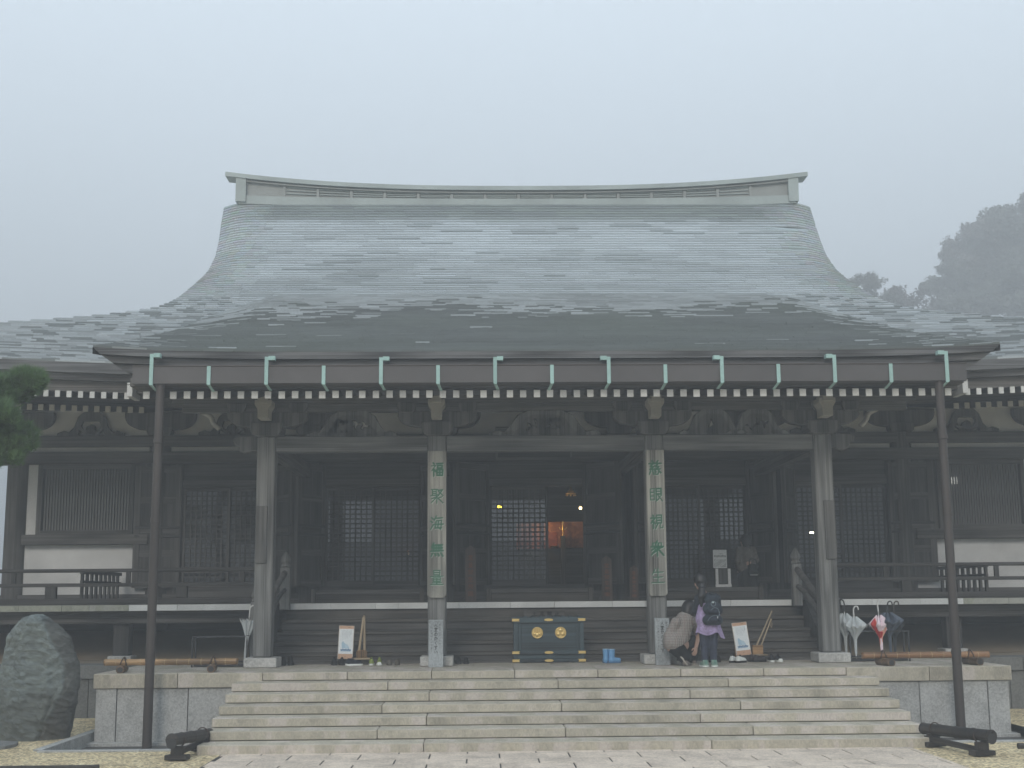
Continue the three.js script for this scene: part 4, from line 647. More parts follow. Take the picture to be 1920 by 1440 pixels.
{ // dark weathered bamboo barriers flanking the foot of the stone steps
  for (const [ax, az, bx_, bz, lab] of [[-3.36, 1.95, -3.53, 3.2, 'dark weathered bamboo barrier lying at the left foot of the stone steps'], [5.4, 2.28, 5.72, 3.62, 'dark weathered bamboo barrier lying at the right foot of the stone steps']]) {
    const len = Math.hypot(bx_ - ax, bz - az), t = thing('bamboo_barrier', lab, 'barrier', [(ax + bx_) / 2, 0.012, (az + bz) / 2], Math.atan2(bx_ - ax, bz - az) - Math.PI / 2);
    const p = bambooPole(len, 0.066, logM, 4, t, 'pole', logM); p.position.y = 0.21; p.rotation.z = ax < 0 ? 0.05 : 0.03;
    part('pole_end', new THREE.CylinderGeometry(0.058, 0.058, 0.012, 16).rotateZ(Math.PI / 2).translate(len / 2 + 0.002, 0.2, 0), M.iron, t);
    part('lower_bar', bar([-len / 2 + 0.12, 0.09, 0.05], [len / 2 - 0.15, 0.06, 0.04], 0.05, 0.06), logM, t);
    for (const s of [-1, 1]) { part('base_block', bx(s * (len / 2 - 0.2) - 0.075, s * (len / 2 - 0.2) + 0.075, 0, 0.055, -0.13, 0.13, 'z', 0.008), logM, t); part('support', bx(s * (len / 2 - 0.2) - 0.04, s * (len / 2 - 0.2) + 0.04, 0.055, 0.15, -0.07, 0.07, 'y', 0.006), logM, t); part('rope', new THREE.TorusGeometry(0.07, 0.008, 5, 16).rotateY(Math.PI / 2).translate(s * (len / 2 - 0.24), 0.21, 0), ropeM, t); }
  }
  for (const [x0, x1, z, lab] of [[-6.6, -4.12, 3.98, 'dark pole lying on the gravel in the near left corner'], [6.18, 8.2, 3.2, 'dark pole on low feet on the gravel in the near right corner']]) {
    const t = thing('ground_pole', lab, 'pole', [(x0 + x1) / 2, 0, z]); const p = bambooPole(x1 - x0, 0.032, logM, 3, t, 'pole', logM); p.position.y = x0 < 0 ? 0.05 : 0.085; for (const s of [-1, 1]) part('foot', bx(s * (x1 - x0) * 0.36 - 0.04, s * (x1 - x0) * 0.36 + 0.04, 0, x0 < 0 ? 0.02 : 0.055, -0.09, 0.09, 'z', 0.006), M.iron, t);
  }
}

// ------------------------------------------------------------------ umbrella racks and umbrellas
for (const [x0, x1, z, lab] of [[-4.37, -3.55, -1.75, 'low dark metal umbrella rack left of the leftmost porch column'], [5.6, 6.5, -1.62, 'low dark metal umbrella rack right of the rightmost porch column']]) {
  const t = thing('umbrella_rack', lab, 'umbrella rack', [(x0 + x1) / 2, P, z]), w = (x1 - x0) / 2, r = 0.011;
  for (const sx of [-1, 1]) for (const sz of [-1, 1]) part('leg', bx(sx * w - r, sx * w + r, 0, 0.44, sz * 0.12 - r, sz * 0.12 + r), M.iron, t);
  for (const y of [0.44, 0.06]) { for (const sz of [-1, 1]) part('rail', bx(-w - r, w + r, y, y + 0.018, sz * 0.12 - r, sz * 0.12 + r, 'x'), M.iron, t); for (const sx of [-1, 1]) part('end_rail', bx(sx * w - r, sx * w + r, y, y + 0.018, -0.108, 0.108, 'z'), M.pipe, t); }
  part('drip_tray', bx(-w + 0.02, w - 0.02, 0.008, 0.04, -0.1, 0.1, 'x', 0.004), M.iron, t);
}
const clearM = new THREE.MeshPhysicalMaterial({ color: lin(0.78, 0.82, 0.83), transmission: 0.45, thickness: 0, roughness: 0.5, side: THREE.DoubleSide, ior: 1.4 });
function umbrella(name, label, [x, y, z], o) {
  const t = thing(name, label, 'umbrella', [x, y, z], o.turn ?? 0, o.group); t.rotation.z = o.lean ?? 0; t.rotation.x = o.tip ?? 0;
  const H = o.h ?? 0.83, rimY = o.rim ?? 0.58, flare = o.flare ?? 0.14, n = o.ribs ?? 8;
  part('shaft', rod([0, 0.02, 0], [0, H - 0.08, 0], 0.006, 0.006, 8), o.shaft ?? M.white, t);
  part('ferrule', rod([0, 0, 0], [0, 0.07, 0], 0.006, 0.01, 8), o.shaft ?? M.white, t);
  part('handle', tube([[0, H - 0.17, 0], [0, H - 0.04, 0], [0.012, H - 0.005, 0], [0.04, H + 0.012, 0], [0.066, H - 0.002, 0], [0.074, H - 0.045, 0]], 0.0105, 26, 8), o.handle ?? M.white, t);
  // folds: a pleated skirt, tight to the shaft below and fanning out towards the rib ends
  const cy0 = (u, v) => { const y = lerp(0.06, rimY, v), A = u * Math.PI * 2, fold = Math.abs(Math.sin(A * n / 2)); const env = 0.016 + 0.02 * v + flare * Math.pow(clamp((v - 0.52) / 0.48), 1.25) * (o.shape ? o.shape(A) : 1); const r = env * lerp(0.62, 1.0, fold) * (1 + 0.1 * Math.sin(A * 3 + (o.ph ?? 0))); const dip = v > 0.96 ? -0.07 * (1 - fold) : 0; return [Math.cos(A) * r, y + dip * clamp((v - 0.9) * 10), Math.sin(A) * r]; };
  const cy = !o.tucked ? cy0 : (u, v) => { if (v < 0.8) return cy0(u, v / 0.8); const q = cy0(u, 1), k = (v - 0.8) / 0.2; return [q[0] * lerp(1, 0.22, k), q[1] + 0.13 * k, q[2] * lerp(1, 0.22, k)]; };
  part('canopy', grid(n * 8, 22, cy, (u, v) => [u, v]), o.canopy ?? clearM, t);
  for (let k = 0; k < n; k++) { const A = (k + 0.5) / n * Math.PI * 2, e = cy0(A / (Math.PI * 2), 1); part('rib_tip', rod([e[0] * 0.9, e[1] - 0.05, e[2] * 0.9], [e[0] * 1.02, e[1] + 0.012, e[2] * 1.02], 0.003, 0.003, 5), o.handle ?? M.white, t); }
  if (o.strap) part('strap', new THREE.TorusGeometry(0.034, 0.006, 6, 18).rotateX(Math.PI / 2).translate(0, rimY * 0.64, 0), M.iron, t);
}
umbrella('umbrella', 'clear umbrella with white hook handle, alone in the left rack', [-3.585, P + 0.045, -1.64], { lean: -0.085, h: 0.86, rim: 0.66, flare: 0.1, strap: true, ph: 1 });
umbrella('umbrella', 'clear umbrella with black hook handle, at the right column', [5.58, P + 0.045, -1.66], { lean: 0.0, turn: Math.PI, h: 0.87, tucked: true, rim: 0.55, flare: 0.17, handle: M.iron, ph: 0.4, canopy: clearM.clone() });
umbrella('umbrella', 'clear umbrella with white hook handle, in the right rack', [5.69, P + 0.045, -1.52], { lean: 0.01, h: 0.77, tucked: true, rim: 0.50, flare: 0.16, ph: 2 });
const flowerTex = tex(256, 1, (u, v) => { const k = vn(u * 7, v * 6, 7, 6), q = vn(u * 16 + 5, v * 14, 16, 14); return k > 0.62 ? [0.72, 0.1 + 0.2 * q, 0.2] : k > 0.5 ? [0.9, 0.5 + 0.3 * q, 0.6] : [0.93, 0.86, 0.89]; });
umbrella('umbrella', 'white umbrella with red and pink flowers, in the right rack', [6.09, P + 0.045, -1.52], { lean: 0.04, h: 0.87, tucked: true, rim: 0.52, flare: 0.14, ph: 1.2, canopy: std(lin(1, 1, 1), { map: flowerTex, side: THREE.DoubleSide, roughness: 0.7 }) });
umbrella('umbrella', 'slate blue grey folded umbrella beside the flowered one', [6.24, P + 0.045, -1.57], { lean: 0.02, h: 0.84, tucked: true, rim: 0.56, flare: 0.22, ph: 2.6, handle: M.iron, shaft: M.iron, canopy: std(lin(0.16, 0.2, 0.27), { map: T.cloth, side: THREE.DoubleSide, roughness: 0.6 }) });
umbrella('umbrella', 'dark grey folded umbrella at the back of the right rack', [6.34, P + 0.045, -1.7], { lean: -0.03, h: 0.84, tucked: true, rim: 0.50, flare: 0.10, ph: 0.2, handle: M.pipe, shaft: M.iron, canopy: std(lin(0.075, 0.085, 0.1), { map: T.cloth, side: THREE.DoubleSide, roughness: 0.6 }) });

// ------------------------------------------------------------------ shoes and boots
const soleShape = (L, w) => { const s = new THREE.Shape(); s.moveTo(0, -L / 2); s.bezierCurveTo(w * 0.55, -L / 2, w * 0.45, -L * 0.1, w * 0.46, 0); s.bezierCurveTo(w * 0.62, L * 0.25, w * 0.45, L / 2, 0.0, L / 2); s.bezierCurveTo(-w * 0.5, L / 2, -w * 0.56, L * 0.22, -w * 0.42, 0); s.bezierCurveTo(-w * 0.42, -L * 0.15, -w * 0.5, -L / 2, 0, -L / 2); return s; };
function makeShoe(label, L, upper, sole, o = {}) {
  const t = thing(o.name ?? 'shoe', label, o.cat ?? 'shoe'), w = L * 0.37;
  const sg = new THREE.ExtrudeGeometry(soleShape(L, w), { depth: 0.02, bevelEnabled: true, bevelSize: 0.004, bevelThickness: 0.004, bevelSegments: 2, curveSegments: 8 }); sg.rotateX(-Math.PI / 2); sg.translate(0, 0.004, 0);
  part('sole', uvm(sg, 'z'), sole, t);
  const a = o.ankle ?? 0.075; // toe towards -z
  const up = flesh([[0, 0.035, L * 0.33, 0, 0.035, -L * 0.3, w * 0.4, w * 0.42], [0, 0.03, L * 0.3, 0, a, L * 0.26, w * 0.36, w * 0.34], [0, 0.06, L * 0.05, 0, 0.03, -L * 0.28, w * 0.36, w * 0.34]], 0.025, 0.008, (x, y, z) => Math.max(0.022 - y, y - (a + 0.028)));
  part('upper', up, upper, t);
  part('opening', new THREE.CylinderGeometry(w * 0.3, w * 0.26, 0.004, 16).scale(0.9, 1, 1.35).translate(0, a + 0.0285, L * 0.23), M.iron, t);
  if (!o.plain) { part('tongue', bx(-w * 0.16, w * 0.16, a - 0.005, a + 0.045, L * 0.05, L * 0.07, 'y', 0.006), o.accent ?? upper, t); for (let k = 0; k < 3; k++) part('lace', bx(-w * 0.26, w * 0.26, a - 0.002 - k * 0.014, a + 0.004 - k * 0.014, -L * 0.01 - k * L * 0.055, -L * 0.01 - k * L * 0.055 + 0.008, 'x'), o.lace ?? M.white, t); part('toe_cap', flesh([[-w * 0.1, 0.03, -L * 0.38, w * 0.1, 0.03, -L * 0.38, w * 0.3, w * 0.3]], 0.01, 0.008, (x, y) => 0.02 - y), o.toe ?? sole, t); }
  return t;
}
const put = (t, x, z, turn = 0, y = P) => { t.position.set(x, y, z); t.rotation.y = turn; return t; };
const fab = c => std(c, { map: T.cloth, bumpMap: T.folds, bumpScale: 0.022, roughness: 0.8 });
const lime = fab(lin(0.5, 0.62, 0.16)), whiteR = std(lin(0.72, 0.74, 0.7), { roughness: 0.6 }), blackF = fab(lin(0.02, 0.02, 0.022)), navyF = fab(lin(0.03, 0.04, 0.06)), tanF = fab(lin(0.27, 0.24, 0.2)), greyF = fab(lin(0.09, 0.08, 0.08));
function pairOf(lab, L, up, so, x, z, turn, o, labs = ['left', 'right']) {
  const g = o?.group, a = makeShoe(`${labs[0]} ${lab}`, L, up, so, o), d = 0.05 + 0.01;
  put(a, x - d * Math.cos(turn), z + d * Math.sin(turn), turn + (o?.splay ?? 0.06));
  const b = a.clone(); b.name = numbered('shoe'); scene.add(b); b.userData.label = `${labs[1]} ${lab}`; put(b, x + d * Math.cos(turn), z - d * Math.sin(turn), turn - (o?.splay ?? 0.06));
}
pairOf('lime green and white trainer right of the left stick holder', 0.22, lime, whiteR, -1.615, -1.75, Math.PI, { accent: lime, lace: blackF, toe: whiteR }, ['right hand', 'left hand']);
pairOf('plain taupe slip on shoe left of the stone notice', 0.21, tanF, tanF, -1.35, -1.78, 0.1, { plain: true, ankle: 0.06 });
pairOf('navy trainer with white sole below the left picture board', 0.24, navyF, whiteR, -1.94, -1.72, -1.25, { lace: navyF, accent: navyF, toe: navyF }, ['front', 'rear']);
pairOf('dark trainer left of the left picture board', 0.25, blackF, greyF, -2.2, -1.9, 0.15, { lace: whiteR });
pairOf('black high shoe beside the leftmost porch column', 0.26, blackF, blackF, -3.0, -2.0, 0.2, { ankle: 0.11, lace: navyF });
pairOf('white and black trainer just right of the child', 0.24, whiteR, blackF, 3.88, -1.55, -0.75, { accent: blackF, lace: blackF, toe: whiteR });
pairOf('dark grey shoe under the right stick holder', 0.24, greyF, blackF, 4.22, -1.75, -1.2, { plain: true }, ['front', 'rear']);
pairOf('black trainer with pale toe, rightmost on the porch floor', 0.23, blackF, whiteR, 4.475, -1.66, Math.PI + 0.05, { toe: whiteR }, ['right hand', 'left hand']);
pairOf('dark shoe in the shade right of the second column pedestal', 0.23, blackF, greyF, -0.3, -1.95, 0.1, { plain: true });
pairOf('brownish shoe on the floor between the two people and the white trainers', 0.2, greyF, greyF, 3.55, -1.75, 0.2, { plain: true });
{ // blue rubber boots
  const blue = std(lin(0.16, 0.36, 0.62), { roughness: 0.42 });
  const mk = (label) => { const t = thing('rubber_boot', label, 'boot');
    part('shaft', new THREE.CylinderGeometry(0.062, 0.05, 0.15, 22, 1, true).translate(0, 0.145, 0.05), std(lin(0.16, 0.36, 0.62), { roughness: 0.42, side: THREE.DoubleSide }), t);
    part('foot', flesh([[0, 0.05, 0.055, 0, 0.045, -0.075, 0.046, 0.038], [0, 0.09, 0.05, 0, 0.05, 0.05, 0.05, 0.048]], 0.03, 0.008, (x, y) => Math.max(0.012 - y, y - 0.1)), blue, t);
    part('rim', new THREE.TorusGeometry(0.062, 0.006, 6, 22).rotateX(Math.PI / 2).translate(0, 0.219, 0.05), std(lin(0.34, 0.52, 0.7)), t);
    const sg = new THREE.ExtrudeGeometry(soleShape(0.22, 0.085), { depth: 0.012, bevelEnabled: true, bevelSize: 0.003, bevelThickness: 0.003, bevelSegments: 1 }); sg.rotateX(-Math.PI / 2); sg.translate(0, 0.003, 0); part('sole', sg, std(lin(0.1, 0.2, 0.36)), t); return t; };
  put(mk('blue rubber boot seen end on, nearer the offering box'), 1.89, -1.78, 0.1).scale.set(0.72, 0.95, 0.9);
  put(mk('blue rubber boot turned sideways with its toe to the right'), 2.03, -1.76, -1.35).scale.setScalar(0.93);
}
{ // teal bag on the floor left of the notice
  const t = thing('carrier_bag', 'small teal bag with handle slumped behind the right stone notice', 'bag', [2.49, P, -1.72]);
  part('pouch', flesh([[0, 0.065, 0, 0.02, 0.055, 0, 0.055, 0.05], [0.02, 0.07, 0, 0.06, 0.13, 0, 0.03, 0.012]], 0.04, 0.008, (x, y) => -y), std(lin(0.08, 0.42, 0.36), { roughness: 0.5 }), t);
  part('handle', tube([[0.04, 0.1, 0.02], [0.075, 0.17, 0.02], [0.1, 0.19, 0.01], [0.1, 0.13, 0]], 0.007, 16, 5), std(lin(0.35, 0.5, 0.46)), t);
}

// ------------------------------------------------------------------ people
const skinM = std(lin(0.5, 0.32, 0.24), { roughness: 0.6 }), hairM = std(lin(0.012, 0.011, 0.011), { roughness: 0.45 });
function hand(at, dir, palm, side = 1, sc = 1, curl = 0.5) { // fingers along dir, palm facing palm
  const F = []; // local: fingers +y, palm +z, thumb on side*x
  F.push([-0.02, 0.01, 0, -0.024, 0.06, 0, 0.014, 0.012], [0, 0.0, 0, 0, 0.062, 0, 0.016, 0.013], [0.02, 0.01, 0, 0.024, 0.06, 0, 0.014, 0.012]);
  [[-0.03, 0.05], [-0.01, 0.062], [0.01, 0.058], [0.029, 0.044]].forEach(([x, L]) => { x *= -side; const y0 = 0.07, k = curl; let px = x, py = y0, pz = 0, a = 0.2 * k; for (const f of [0.45, 0.32, 0.25]) { a += 0.75 * k; const q = [px, py + Math.cos(a) * L * f, pz + Math.sin(a) * L * f]; F.push([px, py, pz, ...q, 0.0085, 0.0075]);[px, py, pz] = q; } });
  F.push([side * 0.022, 0.018, 0.004, side * 0.05, 0.042, 0.014, 0.011, 0.0095], [side * 0.05, 0.042, 0.014, side * 0.054, 0.068, 0.026, 0.0095, 0.008]);
  const g = flesh(F, 0.005, 0.0045), Y = new THREE.Vector3(...dir).normalize(), Zp = new THREE.Vector3(...palm), X = new THREE.Vector3().crossVectors(Y, Zp).normalize(), Z = new THREE.Vector3().crossVectors(X, Y);
  g.scale(sc, sc, sc); g.applyMatrix4(new THREE.Matrix4().makeBasis(X, Y, Z).setPosition(...at)); return g;
}
function head(at, up, face, sc = 1) { // skull, jaw, nose, ears; up and face are directions
  const g = merge([flesh([[0, 0.02, -0.012, 0, 0.045, -0.012, 0.077, 0.078], [0, -0.035, 0.022, 0, -0.06, 0.036, 0.058, 0.042], [0, 0.0, 0.078, 0, -0.022, 0.092, 0.009, 0.013], [0.076, -0.004, -0.008, 0.082, -0.03, -0.004, 0.013, 0.009], [-0.076, -0.004, -0.008, -0.082, -0.03, -0.004, 0.013, 0.009], [0.016, -0.052, 0.078, -0.016, -0.052, 0.078, 0.007, 0.007]], 0.014, 0.006)]);
  const Y = new THREE.Vector3(...up).normalize(), Z = new THREE.Vector3(...face), X = new THREE.Vector3().crossVectors(Y, Z).normalize(); Z.crossVectors(X, Y).normalize();
  const m = new THREE.Matrix4().makeBasis(X, Y, Z).setPosition(...at); g.scale(sc, sc, sc); g.applyMatrix4(m);
  const eye = s => new THREE.SphereGeometry(0.0085 * sc, 10, 8).translate(s * 0.03 * sc, 0.006 * sc, 0.068 * sc).applyMatrix4(m);
  return { g, m, eyes: merge([eye(-1), eye(1)]) };
}
const place = (g, m, sc) => { g.scale(sc, sc, sc); return g.applyMatrix4(m); };

{ // child with a backpack, seen from behind
  const t = thing('person', 'child in lavender top and mint trainers standing with back turned on the porch', 'person', [3.25, P, -0.36]);
  const hd = head([-0.1, 1.19, -0.03], [-0.12, 1, -0.02], [-0.35, -0.25, -1], 0.97);
  const arm = s => [[s * 0.135, 0.97, 0, s * 0.165, 0.79, -0.05, 0.036, 0.031], [s * 0.165, 0.79, -0.05, s * 0.09, 0.74, -0.24, 0.03, 0.022]];
  const leg = s => [[s * 0.06, 0.05, -0.01, s * 0.062, 0.33, -0.015, 0.032, 0.044], [s * 0.062, 0.33, -0.015, s * 0.066, 0.6, 0, 0.046, 0.072], [s * 0.06, 0.03, 0.02, s * 0.07, 0.025, -0.1, 0.03, 0.026]];
  const torso = [[-0.05, 0.63, 0, 0.05, 0.63, 0, 0.085, 0.085], [0, 0.66, 0, -0.01, 0.92, 0, 0.09, 0.1], [-0.1, 0.96, 0, 0.1, 0.96, 0, 0.05, 0.05], [-0.03, 0.98, 0, -0.085, 1.13, -0.02, 0.045, 0.042]];
  part('body', merge([flesh([...torso, ...arm(-1), ...arm(1), ...leg(-1), ...leg(1)], 0.03), hd.g, hand([-0.09, 0.74, -0.25], [0.2, 0, -1], [1, 0, 0], 1, 0.82), hand([0.09, 0.74, -0.25], [-0.2, 0, -1], [-1, 0, 0], -1, 0.82)]), skinM, t);
  part('eyes', hd.eyes, M.iron, t);
  part('hair', merge([place(flesh([[0, 0.035, -0.02, 0, 0.06, -0.02, 0.09, 0.089], [0, -0.02, -0.045, 0, 0.02, -0.035, 0.07, 0.08]], 0.03, 0.008, (x, y, z) => z - 0.045), hd.m, 0.97), flesh([[-0.085, 1.15, 0.075, -0.105, 1.0, 0.12, 0.05, 0.052], [-0.105, 1.0, 0.12, -0.11, 0.86, 0.11, 0.05, 0.018], [-0.09, 1.06, 0.09, -0.04, 0.98, 0.09, 0.04, 0.03]], 0.03, 0.009)]), hairM, t);
  part('hair_tie', new THREE.TorusGeometry(0.035, 0.012, 7, 16).rotateX(1.2).translate(-0.085, 1.115, 0.1), navyF, t);
  part('jacket', flesh([[-0.11, 0.96, 0, 0.11, 0.96, 0, 0.066, 0.066], [0, 0.8, 0, -0.005, 0.93, 0, 0.11, 0.115], ...[-1, 1].flatMap(s => [[s * 0.135, 0.965, 0, s * 0.168, 0.79, -0.05, 0.052, 0.046], [s * 0.168, 0.79, -0.05, s * 0.1, 0.745, -0.21, 0.044, 0.034]])], 0.04, 0.01), navyF, t);
  const lav = fab(lin(0.7, 0.55, 0.9)); lav.side = THREE.DoubleSide;
  part('top', merge([flesh([[-0.055, 0.64, 0, 0.055, 0.64, 0, 0.115, 0.115], [0, 0.66, 0, -0.005, 0.84, 0.004, 0.12, 0.126], [-0.09, 0.82, 0.01, -0.11, 0.7, 0.02, 0.05, 0.07], [0.1, 0.74, 0.01, 0.12, 0.68, 0.02, 0.05, 0.06]], 0.05, 0.01),
    grid(60, 12, (u, v) => { const a = u * Math.PI * 2, c = Math.cos(a), f = 1 + 0.09 * Math.sin(a * 5 + 1) * v + 0.06 * Math.sin(a * 9) * v, R = lerp(0.135, 0.178, v) * f, drop = 0.68 - v * (0.215 + 0.05 * sst(0.55, 1, c) + 0.02 * Math.sin(a * 4 + 0.5)); return [c * R * 1.05 + 0.02 * v * sst(0.4, 1, c), drop, Math.sin(a) * R * 0.86]; }, (u, v) => [u, v * 0.3])]), lav, t);
  part('trousers', flesh([...leg(-1).slice(0, 2), ...leg(1).slice(0, 2)].map(l => [...l.slice(0, 6), l[6] + 0.014, l[7] + 0.014]).concat([[-0.05, 0.62, 0, 0.05, 0.62, 0, 0.1, 0.1]]), 0.03, 0.01, (x, y) => 0.075 - y), fab(lin(0.07, 0.085, 0.14)), t);
  const mint = fab(lin(0.42, 0.62, 0.5));
  for (const s of [-1, 1]) { const sh = part('shoe', flesh([[s * 0.065, 0.045, 0.04, s * 0.085, 0.035, -0.1, 0.042, 0.038], [s * 0.062, 0.06, 0.03, s * 0.062, 0.085, 0.025, 0.042, 0.04]], 0.02, 0.008, (x, y) => Math.max(0.018 - y, y - 0.1)), mint, t); part('sole', flesh([[s * 0.065, 0.015, 0.045, s * 0.088, 0.015, -0.105, 0.05, 0.045]], 0.01, 0.008, (x, y) => Math.max(0.002 - y, y - 0.024)), whiteR, sh); part('heel_tab', bx(s * 0.065 - 0.02, s * 0.065 + 0.02, 0.05, 0.1, 0.078, 0.086, 'y', 0.003), fab(lin(0.25, 0.5, 0.4)), sh); }
}
{ // the backpack is worn but a thing of its own
  const t = thing('backpack', 'navy backpack with grey piping on the back of the child', 'backpack', [3.285, P + 0.6, -0.2]);
  const nv = fab(lin(0.035, 0.055, 0.08));
  part('main_bag', flesh([[-0.075, 0.06, 0, 0.075, 0.06, 0, 0.07, 0.07], [-0.06, 0.22, 0, 0.06, 0.22, 0, 0.075, 0.075], [-0.045, 0.36, -0.01, 0.045, 0.36, -0.01, 0.06, 0.06]], 0.05, 0.01), nv, t);
  part('front_pocket', flesh([[-0.06, 0.07, 0.055, 0.06, 0.07, 0.055, 0.04, 0.04], [-0.055, 0.18, 0.058, 0.055, 0.18, 0.058, 0.036, 0.036]], 0.03, 0.008), fab(lin(0.032, 0.044, 0.075)), t);
  const pip = std(lin(0.2, 0.24, 0.27));
  part('piping', tube([[-0.085, 0.05, 0.09], [-0.05, 0.1, 0.103], [0.02, 0.13, 0.107], [0.07, 0.12, 0.1], [0.09, 0.18, 0.085]], 0.0035, 24, 5), pip, t);
  part('piping', tube([[-0.04, 0.2, 0.098], [0.02, 0.235, 0.09], [0.07, 0.21, 0.088], [0.085, 0.15, 0.09]], 0.0035, 24, 5), pip, t);
  part('badge', new THREE.TorusGeometry(0.034, 0.004, 6, 22).translate(0.005, 0.29, 0.084), pip, t); part('badge_fill', new THREE.CircleGeometry(0.014, 14).translate(0.0, 0.312, 0.0855), std(lin(0.45, 0.52, 0.52)), t);
  part('pull_tab', bx(0.05, 0.062, 0.085, 0.115, 0.098, 0.108, 'y', 0.003), std(lin(0.55, 0.56, 0.55)), t);
  part('grab_loop', tube([[-0.025, 0.41, -0.02], [-0.02, 0.445, -0.02], [0.02, 0.445, -0.02], [0.025, 0.41, -0.02]], 0.007, 14, 6), nv, t);
  for (const s of [-1, 1]) part('strap', tube([[s * 0.055, 0.4, -0.04], [s * 0.08, 0.43, -0.12], [s * 0.09, 0.36, -0.2], [s * 0.1, 0.14, -0.2], [s * 0.1, 0.04, -0.06]], 0.016, 24, 6), nv, t);
}
{ // crouching adult in a checked shirt
  const t = thing('person', 'person in a brownish checked shirt and black trousers crouching on the porch beside the child', 'person', [2.93, P, -0.8]);
  const hd = head([0.135, 0.80, -0.1], [0.25, 1, -0.25], [0.5, -0.55, -0.75], 1.02);
  const pel = [-0.07, 0.3, 0.0], sho = [0.06, 0.64, -0.06];
  const torso = [[-0.13, 0.3, 0.04, -0.01, 0.3, -0.06, 0.12, 0.12], [...pel, ...sho, 0.115, 0.12], [-0.07, 0.62, 0.04, 0.2, 0.62, -0.14, 0.055, 0.055], [0.08, 0.66, -0.06, 0.125, 0.76, -0.09, 0.05, 0.05]];
  const armL = [[-0.09, 0.62, 0.05, -0.2, 0.43, 0.04, 0.046, 0.038], [-0.2, 0.43, 0.04, -0.12, 0.36, -0.16, 0.036, 0.027]];
  const armR = [[0.21, 0.62, -0.15, 0.28, 0.42, -0.2, 0.046, 0.038], [0.28, 0.42, -0.2, 0.22, 0.25, -0.1, 0.036, 0.026]];
  const legs = [[-0.05, 0.28, -0.04, 0.12, 0.12, -0.24, 0.095, 0.06], [0.12, 0.12, -0.24, 0.0, 0.09, 0.1, 0.06, 0.045], [-0.0, 0.26, -0.1, 0.25, 0.36, -0.26, 0.095, 0.062], [0.25, 0.36, -0.26, 0.2, 0.08, -0.22, 0.058, 0.042], [-0.1, 0.27, 0.05, 0.02, 0.14, 0.06, 0.11, 0.07]];
  part('body', merge([flesh([...torso, ...armL, ...armR, ...legs], 0.03), hd.g, hand([-0.115, 0.355, -0.17], [0.3, -0.2, -1], [1, 0, 0], 1), hand([0.218, 0.245, -0.095], [-0.2, -0.7, 0.5], [-0.6, 0, -0.7], -1)]), skinM, t);
  part('eyes', hd.eyes, M.iron, t);
  part('hair', merge([place(flesh([[0, 0.035, -0.02, 0, 0.055, -0.02, 0.094, 0.092], [0, -0.06, -0.04, 0, 0.02, -0.03, 0.075, 0.085], [0.05, -0.07, -0.02, 0.05, 0.02, -0.01, 0.05, 0.06], [-0.05, -0.07, -0.02, -0.05, 0.02, -0.01, 0.05, 0.06]], 0.03, 0.008, (x, y, z) => z - 0.05), hd.m, 1.02)]), hairM, t);
  const check = tex(256, 0.09, (u, v) => { const a = (Math.floor(u * 8) % 2) * 0.13, b = (Math.floor(v * 8) % 2) * 0.13, r = (u > 0.93 || v > 0.95) ? 0.1 : 0; return [0.82 - a - b + r * 0.3, 0.79 - a - b - r * 0.3, 0.76 - a - b - r * 0.3]; });
  part('shirt', flesh([[-0.14, 0.33, 0.05, 0.0, 0.33, -0.06, 0.145, 0.14], [...pel, ...sho, 0.14, 0.14], [-0.07, 0.62, 0.045, 0.2, 0.62, -0.14, 0.072, 0.07], [-0.18, 0.24, 0.07, 0.03, 0.26, 0.02, 0.05, 0.08], ...armL.map(l => [...l.slice(0, 6), l[6] + 0.024, l[7] + 0.026]), ...armR.map(l => [...l.slice(0, 6), l[6] + 0.022, l[7] + 0.016])], 0.045, 0.011, (x, y, z) => 0.24 + 0.55 * (x + 0.12) * (x > -0.12 ? 1 : 0) - y), std(lin(0.6, 0.6, 0.61), { map: check, bumpMap: T.folds, bumpScale: 0.022, roughness: 0.9 }), t);
  part('trousers', flesh(legs.map(l => [...l.slice(0, 6), l[6] + 0.014, l[7] + 0.018]), 0.04, 0.011), fab(lin(0.018, 0.018, 0.02)), t);
  const tr = std(lin(0.2, 0.17, 0.15));
  const s1 = part('shoe', flesh([[-0.01, 0.12, 0.1, 0.02, 0.045, 0.13, 0.042, 0.04], [0.02, 0.045, 0.13, 0.06, 0.035, 0.1, 0.036, 0.03]], 0.02, 0.008), tr, t); part('sole', tube([[-0.045, 0.14, 0.13], [-0.015, 0.1, 0.158], [0.012, 0.05, 0.17], [0.05, 0.015, 0.15]], 0.014, 14, 6), std(lin(0.42, 0.38, 0.33)), s1);
  const s2 = part('shoe', flesh([[0.2, 0.05, -0.2, 0.24, 0.036, -0.34, 0.04, 0.036]], 0.02, 0.008, (x, y) => 0.004 - y), tr, t); part('sole', flesh([[0.2, 0.012, -0.19, 0.24, 0.012, -0.35, 0.044, 0.038]], 0.01, 0.008, (x, y) => Math.max(0.001 - y, y - 0.02)), std(lin(0.42, 0.38, 0.33)), s2);
}
